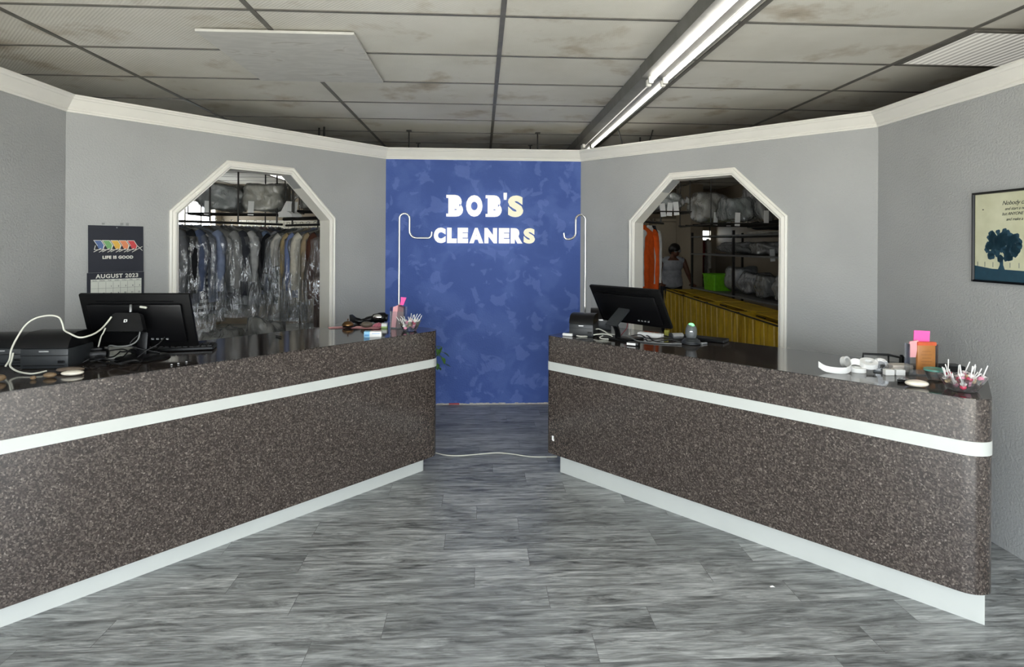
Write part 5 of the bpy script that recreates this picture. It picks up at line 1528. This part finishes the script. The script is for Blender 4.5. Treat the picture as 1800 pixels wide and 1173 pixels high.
# ------------------------------------------------------------------ the person
pr = thing('person', 'person in a white sleeveless top bending over the farthest yellow cart', 'person', (3.235, 9.78, 0.0), R(-4))
M_SKIN = plain('brown_skin', srgb(104, 66, 48), 0.5, var=0.06)
def blob(parts, name, m, parent, vox, sm=4):
    b = MB()
    for prt in parts:
        if prt[0] == 'c':
            _, p, q, r0, r1 = prt
            P, Q = Vector(p), Vector(q)
            n = 7
            pts = [P.lerp(Q, k / n) for k in range(n + 1)]
            b.tube(pts, [r0 + (r1 - r0) * k / n for k in range(n + 1)], 14)
            b.ell(p, (r0,) * 3, None, 14, 10); b.ell(q, (r1,) * 3, None, 14, 10)
        else:
            _, c, d, rx = prt
            b.ell((0, 0, 0), d, Matrix.Translation(c) @ Matrix.Rotation(rx, 4, 'X'), 20, 14)
    o = b.build(name, m, parent, smooth=True)
    md = o.modifiers.new('union', 'REMESH'); md.mode = 'VOXEL'; md.voxel_size = vox; md.use_smooth_shade = True
    ms = o.modifiers.new('soften', 'SMOOTH'); ms.factor = 0.5; ms.iterations = sm
    return o
# local frame: -y faces the lobby
body = [('c', (-0.085, 0.02, 0.90), (-0.095, 0.0, 0.50), 0.088, 0.058), ('c', (-0.095, 0.0, 0.50), (-0.10, 0.03, 0.09), 0.055, 0.038), ('c', (-0.10, 0.04, 0.045), (-0.11, -0.12, 0.03), 0.040, 0.030),
        ('c', (0.085, 0.02, 0.90), (0.095, 0.0, 0.50), 0.088, 0.058), ('c', (0.095, 0.0, 0.50), (0.10, 0.03, 0.09), 0.055, 0.038), ('c', (0.10, 0.04, 0.045), (0.11, -0.12, 0.03), 0.040, 0.030),
        ('e', (0, 0.02, 0.95), (0.165, 0.115, 0.13), 0), ('e', (0, -0.01, 1.08), (0.145, 0.10, 0.16), R(10)), ('e', (0, -0.045, 1.23), (0.165, 0.105, 0.14), R(14)),
        ('c', (-0.15, -0.06, 1.305), (0.15, -0.06, 1.305), 0.052, 0.052),
        ('c', (0.0, -0.07, 1.32), (0.015, -0.105, 1.42), 0.050, 0.046),
        # head bowed and turned to its left
        ('e', (0.022, -0.125, 1.475), (0.072, 0.090, 0.098), R(28)), ('e', (0.032, -0.165, 1.425), (0.050, 0.055, 0.055), R(28)),
        ('e', (0.042, -0.222, 1.440), (0.012, 0.018, 0.020), R(20)), ('e', (0.040, -0.205, 1.405), (0.024, 0.014, 0.010), 0),
        ('e', (-0.050, -0.12, 1.455), (0.012, 0.022, 0.030), 0), ('e', (0.094, -0.13, 1.455), (0.012, 0.022, 0.030), 0),
        # arms
        ('c', (-0.185, -0.06, 1.29), (-0.245, -0.09, 1.06), 0.048, 0.038), ('c', (-0.245, -0.09, 1.06), (-0.235, -0.255, 0.925), 0.036, 0.026),
        ('c', (0.185, -0.06, 1.29), (0.265, -0.08, 1.06), 0.048, 0.038), ('c', (0.265, -0.08, 1.06), (0.275, -0.245, 0.925), 0.036, 0.026)]
for sx, wx, wy in ((-1, -0.235, -0.255), (1, 0.275, -0.245)):
    body.append(('e', (wx, wy - 0.045, 0.908), (0.040, 0.050, 0.015), R(12)))
    for k, (ox, ln) in enumerate(((-0.030, 0.052), (-0.010, 0.062), (0.010, 0.058), (0.029, 0.045))):
        x = wx + ox
        body.append(('c', (x, wy - 0.085, 0.904), (x + ox * 0.15, wy - 0.085 - ln * 0.55, 0.900), 0.0095, 0.0088))
        body.append(('c', (x + ox * 0.15, wy - 0.085 - ln * 0.55, 0.900), (x + ox * 0.15, wy - 0.085 - ln * 0.85, 0.884), 0.0088, 0.0080))
    body.append(('c', (wx - sx * 0.036, wy - 0.02, 0.905), (wx - sx * 0.062, wy - 0.060, 0.898), 0.012, 0.009))
blob(body, 'body', M_SKIN, pr, 0.0065, 3)
blob([('e', (0.020, -0.135, 1.512), (0.088, 0.104, 0.078), R(24)), ('e', (0.008, -0.075, 1.478), (0.084, 0.075, 0.088), 0), ('e', (-0.045, -0.12, 1.49), (0.040, 0.07, 0.06), 0)], 'hair', plain('black_hair', srgb(22, 19, 18), 0.45, var=0.3, vscale=120), pr, 0.008, 2)
blob([('e', (0, 0.02, 0.90), (0.200, 0.150, 0.09), 0), ('e', (0, 0.015, 0.96), (0.190, 0.145, 0.15), 0), ('e', (0, -0.012, 1.08), (0.168, 0.122, 0.16), R(10)), ('e', (0, -0.047, 1.22), (0.184, 0.122, 0.13), R(14)), ('c', (-0.155, -0.06, 1.296), (-0.08, -0.062, 1.328), 0.058, 0.048), ('c', (0.155, -0.06, 1.296), (0.08, -0.062, 1.328), 0.058, 0.048)], 'white_top', cloth('top_white', (206, 208, 214)), pr, 0.009, 3)
blob([('c', (-0.085, 0.02, 0.90), (-0.096, 0.0, 0.50), 0.102, 0.076), ('c', (-0.096, 0.0, 0.50), (-0.10, 0.03, 0.12), 0.076, 0.060), ('c', (0.085, 0.02, 0.90), (0.096, 0.0, 0.50), 0.102, 0.076), ('c', (0.096, 0.0, 0.50), (0.10, 0.03, 0.12), 0.076, 0.060), ('e', (0, 0.02, 0.92), (0.175, 0.125, 0.10), 0)], 'trousers', cloth('trouser_dark', (44, 46, 54)), pr, 0.010, 3)
g = MB()
for ex in (0.010, 0.074):
    g.lathe([(0.024, 0), (0.026, 0.001), (0.024, 0.003)], 18, Matrix.Translation((ex, -0.212, 1.462)) @ Matrix.Rotation(R(70), 4, 'X'))
g.tube([(0.034, -0.214, 1.463), (0.050, -0.214, 1.463)], 0.0025, 6); g.tube([(-0.014, -0.208, 1.462), (-0.055, -0.13, 1.465)], 0.002, 6); g.tube([(0.098, -0.208, 1.462), (0.100, -0.13, 1.465)], 0.002, 6)
g.build('glasses', M_SILVER, pr)
